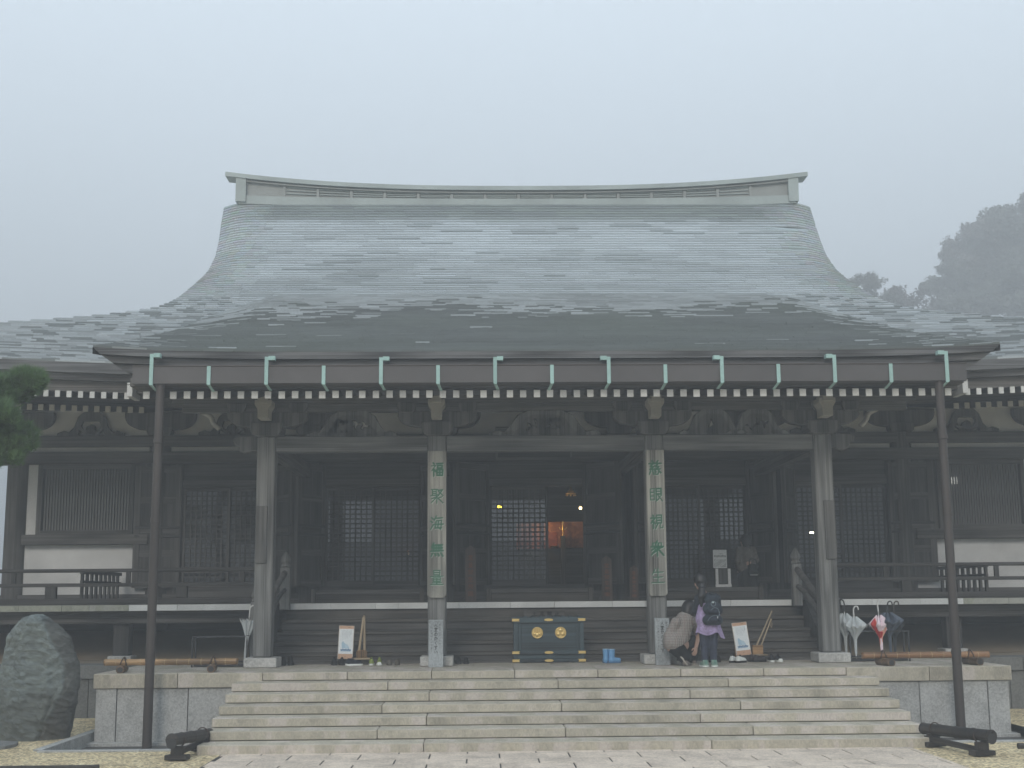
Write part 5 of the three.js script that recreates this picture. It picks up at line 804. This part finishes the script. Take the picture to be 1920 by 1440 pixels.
{ // figure deep in the shade of the veranda
  const t = thing('person', 'person in beige top and long black skirt shaded beside the white notice stand', 'person', [4.86, V, -5.42]);
  const hd = head([-0.02, 1.055, -0.03], [0, 1, -0.1], [-0.4, -0.2, -1], 0.95);
  const arm = [[[0.13, 0.9, 0, 0.17, 0.72, 0.02, 0.036, 0.03], [0.17, 0.72, 0.02, 0.07, 0.64, 0.12, 0.03, 0.022]], [[-0.13, 0.9, 0, -0.17, 0.7, 0.02, 0.036, 0.03], [-0.17, 0.7, 0.02, -0.14, 0.56, -0.1, 0.03, 0.022]]];
  const torso = [[-0.05, 0.58, 0, 0.05, 0.58, 0, 0.1, 0.1], [0, 0.6, 0, 0, 0.86, 0, 0.095, 0.1], [-0.1, 0.9, 0, 0.1, 0.9, 0, 0.048, 0.048], [0, 0.9, 0, -0.015, 1.0, -0.02, 0.042, 0.04]], legs = [-1, 1].flatMap(s => [[s * 0.06, 0.05, 0, s * 0.065, 0.3, 0, 0.036, 0.048], [s * 0.065, 0.3, 0, s * 0.07, 0.56, 0, 0.05, 0.075], [s * 0.06, 0.03, 0.02, s * 0.07, 0.03, -0.12, 0.032, 0.028]]);
  part('body', merge([flesh([...torso, ...arm.flat(), ...legs], 0.03), hd.g, hand([0.075, 0.645, 0.125], [-1, 0.1, 0.2], [0, 0, -1], 1, 0.9), hand([-0.14, 0.56, -0.1], [0, -1, -0.4], [1, 0, 0], 1, 0.9)]), skinM, t);
  part('eyes', hd.eyes, M.iron, t);
  part('hair', place(flesh([[0, 0.035, -0.02, 0, 0.055, -0.02, 0.092, 0.09], [0, -0.08, -0.045, 0, 0.02, -0.03, 0.065, 0.085]], 0.03, 0.008, (x, y, z) => z - 0.05), hd.m, 0.95), hairM, t);
  part('top', flesh([[-0.06, 0.56, 0, 0.06, 0.56, 0, 0.115, 0.115], [0, 0.6, 0, 0, 0.86, 0, 0.115, 0.12], [-0.1, 0.9, 0, 0.1, 0.9, 0, 0.064, 0.064], ...arm.flat().map(l => [...l.slice(0, 6), l[6] + 0.02, l[7] + 0.018])], 0.04, 0.011, (x, y) => 0.47 - y), fab(lin(0.27, 0.245, 0.21)), t);
  const sk = fab(lin(0.016, 0.018, 0.018)); sk.side = THREE.DoubleSide;
  part('skirt', grid(48, 10, (u, v) => { const a = u * Math.PI * 2, R = lerp(0.12, 0.2, Math.sqrt(v)) * (1 + 0.07 * Math.sin(a * 7) * v); return [Math.cos(a) * R, lerp(0.62, 0.04, v), Math.sin(a) * R * 0.85]; }), sk, t);
  for (const s of [-1, 1]) part('sock', flesh([[s * 0.06, 0.035, 0.02, s * 0.07, 0.03, -0.12, 0.036, 0.032]], 0.01, 0.008), blackF, t);
}
{
  const t = thing('shoulder_bag', 'small dark green bag held behind the back of the person in the shade', 'bag', [4.94, V + 0.42, -5.25]);
  part('pouch', flesh([[-0.05, 0.06, 0, 0.05, 0.06, 0, 0.055, 0.055], [-0.05, 0.17, 0, 0.05, 0.17, 0, 0.05, 0.05]], 0.03, 0.01), fab(lin(0.04, 0.055, 0.05)), t);
  part('trim', bx(-0.07, 0.07, 0.015, 0.03, 0.045, 0.06, 'x', 0.004), std(lin(0.35, 0.35, 0.33)), t); part('strap', tube([[-0.07, 0.19, 0], [-0.05, 0.3, -0.02], [0.05, 0.3, -0.02], [0.07, 0.19, 0]], 0.009, 18, 6), blackF, t);
}

// ------------------------------------------------------------------ things on the veranda
{
  const t = thing('notice_stand', 'white notice on a stand with red base on the veranda', 'notice stand', [4.33, V, -5.2]);
  const face = canvasTex(256, 320, c => { c.fillStyle = '#d4d7d6'; c.fillRect(0, 0, 256, 320); c.fillStyle = '#6a7070'; for (let i = 0; i < 9; i++) c.fillRect(22 + i * 25, 90 + (i % 3) * 4, 15, 34); c.fillStyle = '#464c4c'; for (let i = 0; i < 10; i++) for (let y = 170; y < 300; y += 14) if ((i * 5 + y) % 9 > 1) c.fillRect(18 + i * 23, y, 10, 10); c.fillStyle = '#8b9090'; c.fillRect(120, 66, 60, 8); });
  const b = part('notice', bx(-0.125, 0.125, 0.57, 0.9, -0.012, 0, 'y', 0.003), M.white, t); const pl = new THREE.PlaneGeometry(0.244, 0.324); pl.translate(0, 0.735, 0.003); part('print', pl, std(lin(1, 1, 1), { map: face }), b);
  part('post', bx(-0.02, 0.02, 0.2, 0.58, -0.05, -0.013), M.dark, t);
  part('arm', bx(-0.095, -0.045, 0.28, 0.56, 0, 0.04, 'y', 0.003), M.white, t); part('arm', bx(0.13, 0.18, 0.28, 0.56, 0, 0.04, 'y', 0.003), M.white, t); part('ledge', bx(-0.1, 0.185, 0.28 - 0.09, 0.279, 0, 0.06, 'x', 0.004), M.white, t);
  part('tray', bx(-0.04, 0.125, 0.3, 0.55, -0.01, 0.01), M.carve, t);
  part('base', bx(-0.1, 0.19, 0.09, 0.188, -0.06, 0.08, 'x', 0.006), std(lin(0.4, 0.03, 0.03), { roughness: 0.6 }), t); part('plinth', bx(-0.1, 0.19, 0, 0.088, -0.06, 0.07, 'x'), M.carve, t);
}
for (const [x, z, w, h, c, lab] of [[-0.19, -4.95, 0.19, 1.0, lin(0.11, 0.08, 0.065), 'tall reddish wooden tablet with faint writing, left of the middle door'], [2.25, -5.0, 0.19, 0.8, lin(0.13, 0.1, 0.08), 'tall dark wooden tablet right of the middle door step'], [2.69, -4.6, 0.15, 0.62, lin(0.1, 0.07, 0.055), 'short reddish wooden tablet just left of the third porch column']]) {
  const t = thing('wooden_tablet', lab, 'tablet', [x, V, z]); t.rotation.x = -0.06;
  part('board', uvm(slab(shapeOf([[-w / 2, 0], [w / 2, 0], [w / 2 * 0.94, h - 0.06], [0, h], [-w / 2 * 0.94, h - 0.06]]), -0.03, 0, 0.004), 'y'), std(c, { map: T.wood }), t);
  const f = canvasTex(64, 320, q => { q.clearRect(0, 0, 64, 320); writing(q, ['do_', 'ryo', 'kin', 'sho', 'mu', 'gan'], 32, 14, 38, 50, 4, 'rgba(116,76,56,1)'); });
  const pl = new THREE.PlaneGeometry(w * 0.9, h * 0.82); pl.translate(0, h * 0.46, 0.003); part('writing', pl, new THREE.MeshStandardMaterial({ map: f, transparent: true, alphaTest: 0.5 }), t);
  part('foot', bx(-w / 2 - 0.05, w / 2 + 0.05, -0.002, 0.06, -0.1, -0.032, 'x', 0.006), M.dark, t);
}
{
  const t = thing('name_board', 'large dark framed name board hung behind the carving over the middle bay', 'name board', [1.0, 4.4, -5.9]); t.rotation.x = 0.08;
  part('board', bx(-0.68, 0.68, 0.02, 0.56, -0.06, 0, 'x'), M.dark, t);
  for (const [a, b, c, d] of [[-0.72, 0.72, 0.56, 0.6], [-0.72, 0.72, -0.02, 0.02]]) part('frame', bx(a, b, c, d, -0.05, 0.03, 'x', 0.004), M.beamWood, t);
  for (const s of [-1, 1]) part('frame', bx(s > 0 ? 0.68 : -0.72, s > 0 ? 0.72 : -0.68, 0.021, 0.559, -0.05, 0.028, 'y', 0.004), M.beamWood, t);
}

// ------------------------------------------------------------------ inside the hall: altar and lamps seen through the open door
{
  const t = thing('altar_table', 'altar draped in red and orange brocade, seen through the open middle door', 'altar', [1.75, 2.05, -9.8]);
  const br = tex(256, 0.5, (u, v) => { const k = fbm(u, v, 10, 10, 3); return k > 0.55 ? [0.95, 0.8, 0.62] : [0.82, 0.66, 0.52]; });
  part('cloth', bx(-1.0, 1.0, 0.8, 1.36, -0.4, 0.4, 'x', 0.02), std(lin(0.4, 0.23, 0.12), { map: br, roughness: 0.6 }), t); part('front_cloth', bx(-1.0, -0.12, 0.79, 1.14, 0.405, 0.42, 'x', 0.004), std(lin(0.3, 0.11, 0.08), { map: br, roughness: 0.6 }), t);
  part('stand', bx(-0.9, 0.9, 0, 0.795, -0.35, 0.36, 'x'), M.dark, t); part('dish', new THREE.CylinderGeometry(0.09, 0.05, 0.035, 18).translate(-0.2, 0.825, 0.46), M.gold, t);
}
{
  const t = thing('gold_ornament', 'small gold upright ornament glinting in front of the brocade altar', 'ornament', [1.74, 3.1, -9.3]);
  part('stem', new THREE.LatheGeometry([[0, 0], [0.035, 0.005], [0.012, 0.04], [0.01, 0.1], [0.03, 0.16], [0.02, 0.24], [0.028, 0.27], [0.008, 0.31], [0, 0.33]].map(p => new THREE.Vector2(...p)), 14), M.gold, t); part('arms', tube([[-0.08, 0.19, 0], [-0.06, 0.15, 0], [0, 0.13, 0], [0.06, 0.15, 0], [0.08, 0.19, 0]], 0.01, 16, 6), M.gold, t); part('stand', bx(-0.05, 0.05, -1.05, 0, -0.05, 0.05, 'y'), M.dark, t);
}
function lamp(name, label, pos, r, color, glow, power, dist) {
  const t = thing(name, label, 'lamp', pos);
  const L = new THREE.Color().setRGB(...color);
  part('bulb', new THREE.SphereGeometry(r, 14, 10), new THREE.MeshStandardMaterial({ color: L, emissive: L, emissiveIntensity: glow, roughness: 0.5 }), t);
  part('holder', new THREE.CylinderGeometry(r * 0.5, r * 0.7, r * 1.1, 12).translate(0, r * 1.35, 0), M.gold, t);
  part('chain', rod([0, r * 1.8, 0], [0, 4.95 - pos[1], 0], 0.006, 0.006, 6), M.iron, t);
  if (power) { const p = new THREE.PointLight(L, power * 0.19, 0, 2); p.castShadow = true; p.shadow.radius = 2; t.add(p); }
  return t;
}
lamp('hanging_lamp', 'bright yellow hanging lamp behind the left side of the middle lattice', [0.38, 3.67, -8.6], 0.045, [1.0, 0.72, 0.05], 5, 0.5);
lamp('hanging_lamp', 'small warm hanging lamp at the right edge of the open middle door', [2.1, 3.67, -9.0], 0.032, [1.0, 0.75, 0.38], 5, 0.5);
{
  const t = thing('chandelier', 'gilt hanging canopy ornament high in the open middle door', 'chandelier', [1.9, 3.98, -9.0]);
  part('ring', new THREE.TorusGeometry(0.1, 0.012, 6, 22).rotateX(Math.PI / 2), M.gold, t); for (let k = 0; k < 8; k++) part('pendant', new THREE.SphereGeometry(0.016, 8, 6).translate(Math.cos(k * 0.785) * 0.1, -0.04, Math.sin(k * 0.785) * 0.1), M.gold, t);
  part('crown', new THREE.ConeGeometry(0.075, 0.12, 12).translate(0, 0.09, 0), M.gold, t); part('chain', rod([0, 0.14, 0], [0, 0.96, 0], 0.006, 0.006, 6), M.iron, t);
}
{
  const t = thing('candle', 'lit candle behind the edge of the middle lattice door', 'candle', [1.3, 2.05, -9.0]);
  part('stand', rod([0, 0, 0], [0, 0.98, 0], 0.03, 0.015, 10), M.gold, t); part('stick', rod([0, 0.98, 0], [0, 1.13, 0], 0.016, 0.014, 10), M.white, t);
  const L = lin(1, 0.62, 0.25); part('flame', new THREE.SphereGeometry(0.014, 10, 8).scale(0.8, 2, 0.8).translate(0, 1.165, 0), new THREE.MeshStandardMaterial({ color: L, emissive: L, emissiveIntensity: 12 }), t); const p = new THREE.PointLight(L, 0.25, 0, 2); p.position.set(0, 1.165, 0); p.castShadow = true; t.add(p);
}
{
  const t = thing('votive_light', 'tiny reddish votive light behind the left lattice door', 'light', [-1.53, 2.72, -9.0]); const L = lin(1, 0.3, 0.14);
  part('bulb', new THREE.SphereGeometry(0.016, 10, 8).translate(0, 0.06, 0), new THREE.MeshStandardMaterial({ color: L, emissive: L, emissiveIntensity: 14 }), t); part('cup', new THREE.CylinderGeometry(0.028, 0.018, 0.05, 12).translate(0, 0.02, 0), M.gold, t); part('post', rod([0, -0.67, 0], [0, 0, 0], 0.012, 0.012, 8), M.dark, t); const p = new THREE.PointLight(L, 0.25, 0, 2); p.position.set(0, 0.06, 0); p.castShadow = true; t.add(p);
}
{
  const t = thing('ceiling_lamp', 'small white strip lamp behind the lattice by the rightmost porch column', 'lamp', [6.9, 3.1, -8.6]); const L = lin(1, 0.93, 0.75);
  part('tube', bx(-0.06, 0.06, -0.012, 0.012, -0.012, 0.012, 'x', 0.005), new THREE.MeshStandardMaterial({ color: L, emissive: L, emissiveIntensity: 10 }), t); part('fitting', bx(-0.08, 0.08, 0.014, 0.03, -0.02, 0.02, 'x'), M.white, t); part('stem', rod([0, 0.03, 0], [0, 1.85, 0], 0.005, 0.005, 6), M.iron, t); const p = new THREE.PointLight(L, 0.5, 0, 2); p.castShadow = true; t.add(p);
}
{ // thin glowing panes between the bars of the right wing window
  const t = thing('bright_slits', 'small bright slits glimmering between the bars of the right wing window', 'light', [9.0, 3.98, WZ - 0.022]); const L = lin(1, 0.98, 0.92);
  [-0.23, -0.17, -0.11, 0.03, 0.09, 0.15, 0.2].forEach((x, i) => part('pane', bx(x - 0.014, x + 0.014, i === 1 || i === 2 ? -0.06 : -0.06, i === 0 || i > 2 ? 0.07 : -0.01, -0.006, 0.006, 'y'), new THREE.MeshStandardMaterial({ color: L, emissive: L, emissiveIntensity: 0.9 }), t));
  part('frame', bx(-0.26, 0.23, -0.085, -0.065, -0.006, 0.006, 'x'), M.dark, t); const p = new THREE.PointLight(L, 0.05, 0, 2); p.position.set(0, 0, 0.03); p.castShadow = true; t.add(p);
}

// ------------------------------------------------------------------ standing rock, flat stones
{
  const t = thing('standing_rock', 'tall greenish grey upright rock at the left edge, in front of the podium', 'rock', [-5.95, 0, 0.42]);
  const out = [[-0.5, 0], [-0.53, 0.3], [-0.535, 0.88], [-0.474, 1.37], [-0.4, 1.45], [-0.32, 1.56], [-0.265, 1.63], [-0.056, 1.68], [0.014, 1.65], [0.167, 1.53], [0.363, 1.35], [0.43, 1.17], [0.5, 1.0], [0.537, 0.725], [0.51, 0.46], [0.446, 0.18], [0.4, 0]];
  const hw = y => { const L = out.filter((_, i) => i < 8).map(p => [p[1], p[0]]), Rr = out.slice(7).reverse().map(p => [p[1], p[0]]); return [table(L, y), table(Rr, y)]; };
  const g = grid(200, 170, (u, v) => {
    const y = 1.68 * Math.pow(v, 0.94), [l, r] = hw(y), a = u * Math.PI * 2, c = Math.cos(a), s = Math.sin(a), cap = Math.sqrt(Math.max(0, 1 - Math.pow(Math.max(0, v - 0.9) / 0.1, 2)));
    const pw = (q, e) => Math.sign(q) * Math.pow(Math.abs(q), e);
    let x = (l + r) / 2 + (r - l) / 2 * pw(c, 0.62) * lerp(1, cap, 0.3), z = pw(s, 0.55) * 0.27 * (1 - 0.3 * v) * Math.max(cap, 0.05);
    const big = nz(x * 2.1, y * 1.7, z * 2 + 3), rid = 1 - Math.abs(nz(x * 3.2 + 5, y * 2.6, 1.5)), f = nz(x * 9, y * 14, z * 9), ff = nz(x * 26, y * 40, z * 26);
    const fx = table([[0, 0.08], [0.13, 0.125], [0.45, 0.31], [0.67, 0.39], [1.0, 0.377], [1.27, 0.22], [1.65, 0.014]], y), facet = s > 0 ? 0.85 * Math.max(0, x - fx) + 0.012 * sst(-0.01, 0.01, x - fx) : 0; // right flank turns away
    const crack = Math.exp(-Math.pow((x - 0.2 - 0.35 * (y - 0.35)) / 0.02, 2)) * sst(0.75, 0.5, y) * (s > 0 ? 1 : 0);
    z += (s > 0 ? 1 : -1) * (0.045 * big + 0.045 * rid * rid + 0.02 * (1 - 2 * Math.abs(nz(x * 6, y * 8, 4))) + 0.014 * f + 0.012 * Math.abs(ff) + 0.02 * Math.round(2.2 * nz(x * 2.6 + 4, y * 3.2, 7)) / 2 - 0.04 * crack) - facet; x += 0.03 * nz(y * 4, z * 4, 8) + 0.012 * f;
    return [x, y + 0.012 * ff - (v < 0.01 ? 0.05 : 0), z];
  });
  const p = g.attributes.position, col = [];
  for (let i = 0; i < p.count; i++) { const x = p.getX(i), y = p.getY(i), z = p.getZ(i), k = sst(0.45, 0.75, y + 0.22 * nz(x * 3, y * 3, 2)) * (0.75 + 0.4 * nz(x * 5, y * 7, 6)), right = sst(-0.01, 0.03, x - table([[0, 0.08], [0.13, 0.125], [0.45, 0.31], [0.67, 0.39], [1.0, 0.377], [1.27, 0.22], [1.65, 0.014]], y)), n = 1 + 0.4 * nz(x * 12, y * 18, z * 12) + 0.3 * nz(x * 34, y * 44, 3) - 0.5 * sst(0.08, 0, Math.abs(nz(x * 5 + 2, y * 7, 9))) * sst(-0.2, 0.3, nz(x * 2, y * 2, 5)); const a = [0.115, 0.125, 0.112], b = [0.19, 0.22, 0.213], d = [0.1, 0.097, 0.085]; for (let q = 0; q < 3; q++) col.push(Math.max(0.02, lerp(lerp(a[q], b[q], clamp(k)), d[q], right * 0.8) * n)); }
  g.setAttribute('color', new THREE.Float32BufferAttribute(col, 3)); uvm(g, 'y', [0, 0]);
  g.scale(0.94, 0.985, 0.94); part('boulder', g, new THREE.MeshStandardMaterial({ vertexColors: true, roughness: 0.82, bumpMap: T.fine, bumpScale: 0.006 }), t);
}
for (const [x, z, w, d, lab] of [[-6.35, 1.35, 0.5, 0.42, 'flat slate stone in the gravel before the standing rock'], [-6.5, 1.95, 0.55, 0.4, 'flat slate stone at the left edge, nearer than the other']]) {
  const n = 9, pts = Array.from({ length: n }, (_, k) => { const a = k / n * 6.283, q = 0.85 + 0.25 * hash(k, Math.round(z * 100)); return [Math.cos(a) * w * q, Math.sin(a) * d * q]; });
  const t = thing('flat_stone', lab, 'stone', [x, 0, z]); const g = new THREE.ExtrudeGeometry(shapeOf(pts), { depth: 0.03, bevelEnabled: true, bevelSize: 0.012, bevelThickness: 0.012, bevelSegments: 2 }); g.rotateX(-Math.PI / 2); part('slab', uvm(g, 'x'), M.darkStone, t);
}

// ------------------------------------------------------------------ trees
function leafClump(n, size, R) { // n small faces scattered in a ball
  const pos = [], nor = []; for (let k = 0; k < n; k++) { const u = rnd() * 2 - 1, a = rnd() * 6.283, q = Math.cbrt(rnd()) * R, s = Math.sqrt(1 - u * u), c = new THREE.Vector3(Math.cos(a) * s, u * 0.75, Math.sin(a) * s).multiplyScalar(q); const e = new THREE.Euler(rnd() * 6.3, rnd() * 6.3, rnd() * 6.3), L = size * rr(0.7, 1.3); for (const v of [[-0.28, -0.5, 0], [0.28, -0.5, 0], [0, 0.6, 0.1]]) { const w = new THREE.Vector3(...v).multiplyScalar(L).applyEuler(e).add(c); pos.push(w.x, w.y, w.z); } }
  const g = new THREE.BufferGeometry(); g.setAttribute('position', new THREE.Float32BufferAttribute(pos, 3)); g.computeVertexNormals(); return g;
}
const tinted = (g, m4, c, k) => { const o = g.clone().applyMatrix4(m4), n = o.attributes.position.count, a = new Float32Array(n * 3); for (let i = 0; i < n; i++) { a[3 * i] = c.r * k; a[3 * i + 1] = c.g * k; a[3 * i + 2] = c.b * k; } o.setAttribute('color', new THREE.BufferAttribute(a, 3)); return o; };
const crownM = new THREE.MeshPhysicalMaterial({ vertexColors: true, roughness: 1, transmission: 0.3, thickness: 0, side: THREE.DoubleSide });
const clumps = [leafClump(24, 0.62, 1.0), leafClump(20, 0.55, 0.85)];
const barkM = wood(lin(0.05, 0.042, 0.035));
function tree(name, label, [x, y, z], H, spread, lean, n, flat, color) {
  const t = thing(name, label, 'tree', [x, y, z]), path = v => [lean * v * v * H + 0.04 * H * Math.sin(v * 5 + x), v * H * 0.9, 0.03 * H * Math.sin(v * 4 + z)];
  const tr = [tube([0, 0.25, 0.5, 0.75, 1].map(path), H * 0.02, 16, 7)], pads = [];
  const nb = 17; for (let k = 0; k < nb; k++) { // limbs end in foliage pads of uneven size
    const v = lerp(0.3, 1.0, (k + 0.5) / nb), p = path(v), a = k * 2.4 + x, L = spread * (flat < 0.25 ? lerp(1.0, 0.3, v) : Math.sqrt(Math.max(0.08, 1 - Math.pow((v - 0.55) / 0.5, 2)))) * rr(0.55, 1.15), e = [p[0] + Math.cos(a) * L, p[1] + rr(0.05, 0.3) * L, p[2] + Math.sin(a) * L];
    tr.push(tube([p, [lerp(p[0], e[0], 0.5), lerp(p[1], e[1], 0.5) - 0.03 * L, lerp(p[2], e[2], 0.5)], e], H * 0.006, 8, 5));
    for (const q of [0.55, 1]) pads.push([lerp(p[0], e[0], q), lerp(p[1], e[1], q), lerp(p[2], e[2], q), spread * rr(0.15, 0.36), rr(0.7, 1.25)]);
  }
  pads.push([...path(1), spread * 0.3, 1.1]);
  part('trunk', merge(tr), barkM, t);
  const L = [], m4 = new THREE.Matrix4(), qn = new THREE.Quaternion();
  for (let k = 0; k < n; k++) {
    const c = pads[k % pads.length], s = rr(0.5, 1.15) * spread * 0.13, u = rnd() * 6.283, w = rnd() * 2 - 1, q = Math.cbrt(rnd()) * c[3], h = Math.sqrt(1 - w * w);
    qn.setFromEuler(new THREE.Euler(rnd() * 0.8, rnd() * 6.3, rnd() * 0.8)); m4.compose(new THREE.Vector3(c[0] + Math.cos(u) * h * q, c[1] + w * q * flat * 2, c[2] + Math.sin(u) * h * q), qn, new THREE.Vector3(s, s * 0.85, s));
    L.push(tinted(clumps[k % 2], m4, color, c[4] * rr(0.7, 1.3)));
  }
  part('crown', mergeGeometries(L), crownM, t, { kind: 'stuff' }); return t;
}
{ // wooded slope behind the right wing
  const KT = 1.0, hy0 = (x, z) => { const k = sst(8, 56, x + 0.25 * (-z - 95)) * sst(-40, -118, z); return 27 * k + 1.2 * nz(x * 0.05, z * 0.05, 4) * k; }, hy = (x, z) => KT * hy0(x / KT, (z - 18.6) / KT + 18.6);
  const g = grid(50, 40, (u, v) => { const x = lerp(5, 185, u), z = lerp(-44, -186, v); return [x, hy(x, z) + 0.02, z]; }); part('hill_slope', g, std(lin(0.05, 0.055, 0.04)), scene, { kind: 'structure' });
  const gr = lin(0.12, 0.13, 0.11), br = lin(0.14, 0.132, 0.125);
  const TR = [[58, -111, 42.4, 15.5, 5.6, 'tall misty tree at the right edge, highest of the far wood', gr, 1700, 0.42], [52.2, -113, 39.6, 14.5, 4.4, 'misty round tree just left of the highest far tree', br, 1500, 0.42], [48.2, -110, 35, 12, 3.4, 'misty tree at the left shoulder of the far wood', gr, 1200, 0.42], [52.6, -105, 33.8, 13, 4.8, 'misty tree low in front of the far wood', gr, 1400, 0.42], [45.4, -107, 30.2, 9, 3.0, 'lowest misty tree at the left end of the far wood', br, 900, 0.42], [59, -106, 37, 15, 5.4, 'misty tree at the frame edge below the highest one', br, 1400, 0.42], [46.2, -104, 29.8, 9, 3.8, 'misty bushy tree at the foot of the far wood', gr, 1000, 0.42], [54.8, -115, 41.4, 15, 3.0, 'slender misty treetop between the two highest far trees', br, 900, 0.42],
    [34.3, -98, 31.2, 9.5, 3.3, 'small flat branched pine just behind the right roof slope', gr, 800, 0.15], [37.2, -97, 28.9, 7.6, 2.8, 'low bushy pine right of the small flat branched pine', gr, 700, 0.24], [38.8, -100, 29.6, 7.5, 3.9, 'low faint tree between small pines and far wood', br, 700, 0.4]].map(([x, z, top, H, sp, ...o]) => [x * KT, (z - 18.6) * KT + 18.6, H * KT, (top - 1.8) * KT + 1.8, sp * KT, ...o]);
  for (const [x, z, H, top, sp, lab, c, n, fl] of TR) tree(fl < 0.25 ? 'pine_tree' : 'tree', lab, [x, Math.min(top - H * 0.93, hy(x, z) + 2), z], Math.max(H, (top - hy(x, z) - 2) / 0.93), sp, fl < 0.2 ? 0.05 : 0.01, n, fl, c);
}
{ // pine bough reaching in at the left edge
  const t = thing('pine_tree', 'green pine with needle tufts reaching in at the left edge before the hall', 'tree', [-6.84, 0.55, 3.4]);
  const limbs = [[[0, -0.6, 0], [0.1, 1.6, 0.1], [-0.1, 3.2, 0], [0.15, 4.6, -0.1]], [[-0.1, 2.6, 0], [0.6, 2.9, 0.1], [1.1, 2.95, 0.1], [1.5, 3.05, 0.1]], [[0, 3.3, 0], [0.6, 3.55, 0], [1.2, 3.6, 0], [1.62, 3.72, 0]], [[-0.1, 3.0, 0.1], [0.7, 3.2, 0.4], [1.35, 3.3, 0.5]], [[0.1, 4.0, 0], [0.5, 4.1, 0.3], [0.9, 4.05, 0.3]], [[0, 3.4, 0], [-0.7, 3.5, 0.3], [-1.4, 3.5, 0.3]], [[0, 2.8, 0], [-0.6, 2.9, -0.4], [-1.2, 3.0, -0.5]]];
  part('trunk', merge(limbs.map((l, i) => tube(l, i ? 0.035 : 0.12, 16, 7))), barkM, t);
  const tuft = (() => { const pos = []; for (let k = 0; k < 46; k++) { const a = rnd() * 6.283, e = rr(0.15, 1.45), L = rr(0.075, 0.12), d = new THREE.Vector3(Math.cos(a) * Math.cos(e), Math.sin(e), Math.sin(a) * Math.cos(e)), s = new THREE.Vector3().crossVectors(d, new THREE.Vector3(0.3, 0.2, 0.9)).normalize().multiplyScalar(0.003), b = new THREE.Vector3(0, rr(-0.05, 0.02), 0), q = d.clone().multiplyScalar(L).add(b); pos.push(b.x - s.x, b.y - s.y, b.z - s.z, b.x + s.x, b.y + s.y, b.z + s.z, q.x, q.y, q.z); } const g = new THREE.BufferGeometry(); g.setAttribute('position', new THREE.Float32BufferAttribute(pos, 3)); g.computeVertexNormals(); return g; })();
  const pads = [[1.15, 2.95, 0.1, 0.42, 0.2], [1.45, 3.1, 0.1, 0.24, 0.16], [0.7, 2.9, 0.1, 0.4, 0.2], [1.2, 3.7, 0, 0.42, 0.16], [1.55, 3.78, 0, 0.2, 0.12], [0.7, 3.6, 0, 0.4, 0.2], [1.25, 3.35, 0.45, 0.34, 0.14], [0.7, 3.25, 0.4, 0.35, 0.2], [0.75, 4.1, 0.3, 0.35, 0.14], [-1.1, 3.5, 0.3, 0.6, 0.2], [-0.9, 2.95, -0.4, 0.6, 0.2], [0.1, 4.6, -0.1, 0.5, 0.25]];
  const n = 3400, L = []; const m4 = new THREE.Matrix4(), qn = new THREE.Quaternion(), cl = new THREE.Color();
  for (let k = 0; k < n; k++) { const p = pads[k % pads.length], a = rnd() * 6.283, r = Math.sqrt(rnd()) * p[3], h = (rnd() - 0.35) * p[4] * 2 * Math.sqrt(1 - Math.pow(r / p[3], 2) * 0.8); qn.setFromEuler(new THREE.Euler((rnd() - 0.5) * 1.6 + 0.5 * Math.sin(a) * r / p[3], rnd() * 6.3, (rnd() - 0.5) * 1.6 - 0.5 * Math.cos(a) * r / p[3])); const s = rr(0.8, 1.35); m4.compose(new THREE.Vector3(p[0] + Math.cos(a) * r, p[1] + h, p[2] + Math.sin(a) * r), qn, new THREE.Vector3(s, s, s)); L.push(tinted(tuft, m4, lin(0.1, 0.175, 0.07), rr(0.55, 1.5))); }
  part('needle_crown', mergeGeometries(L), crownM, t, { kind: 'stuff' });
}

renderer.render(scene, camera);
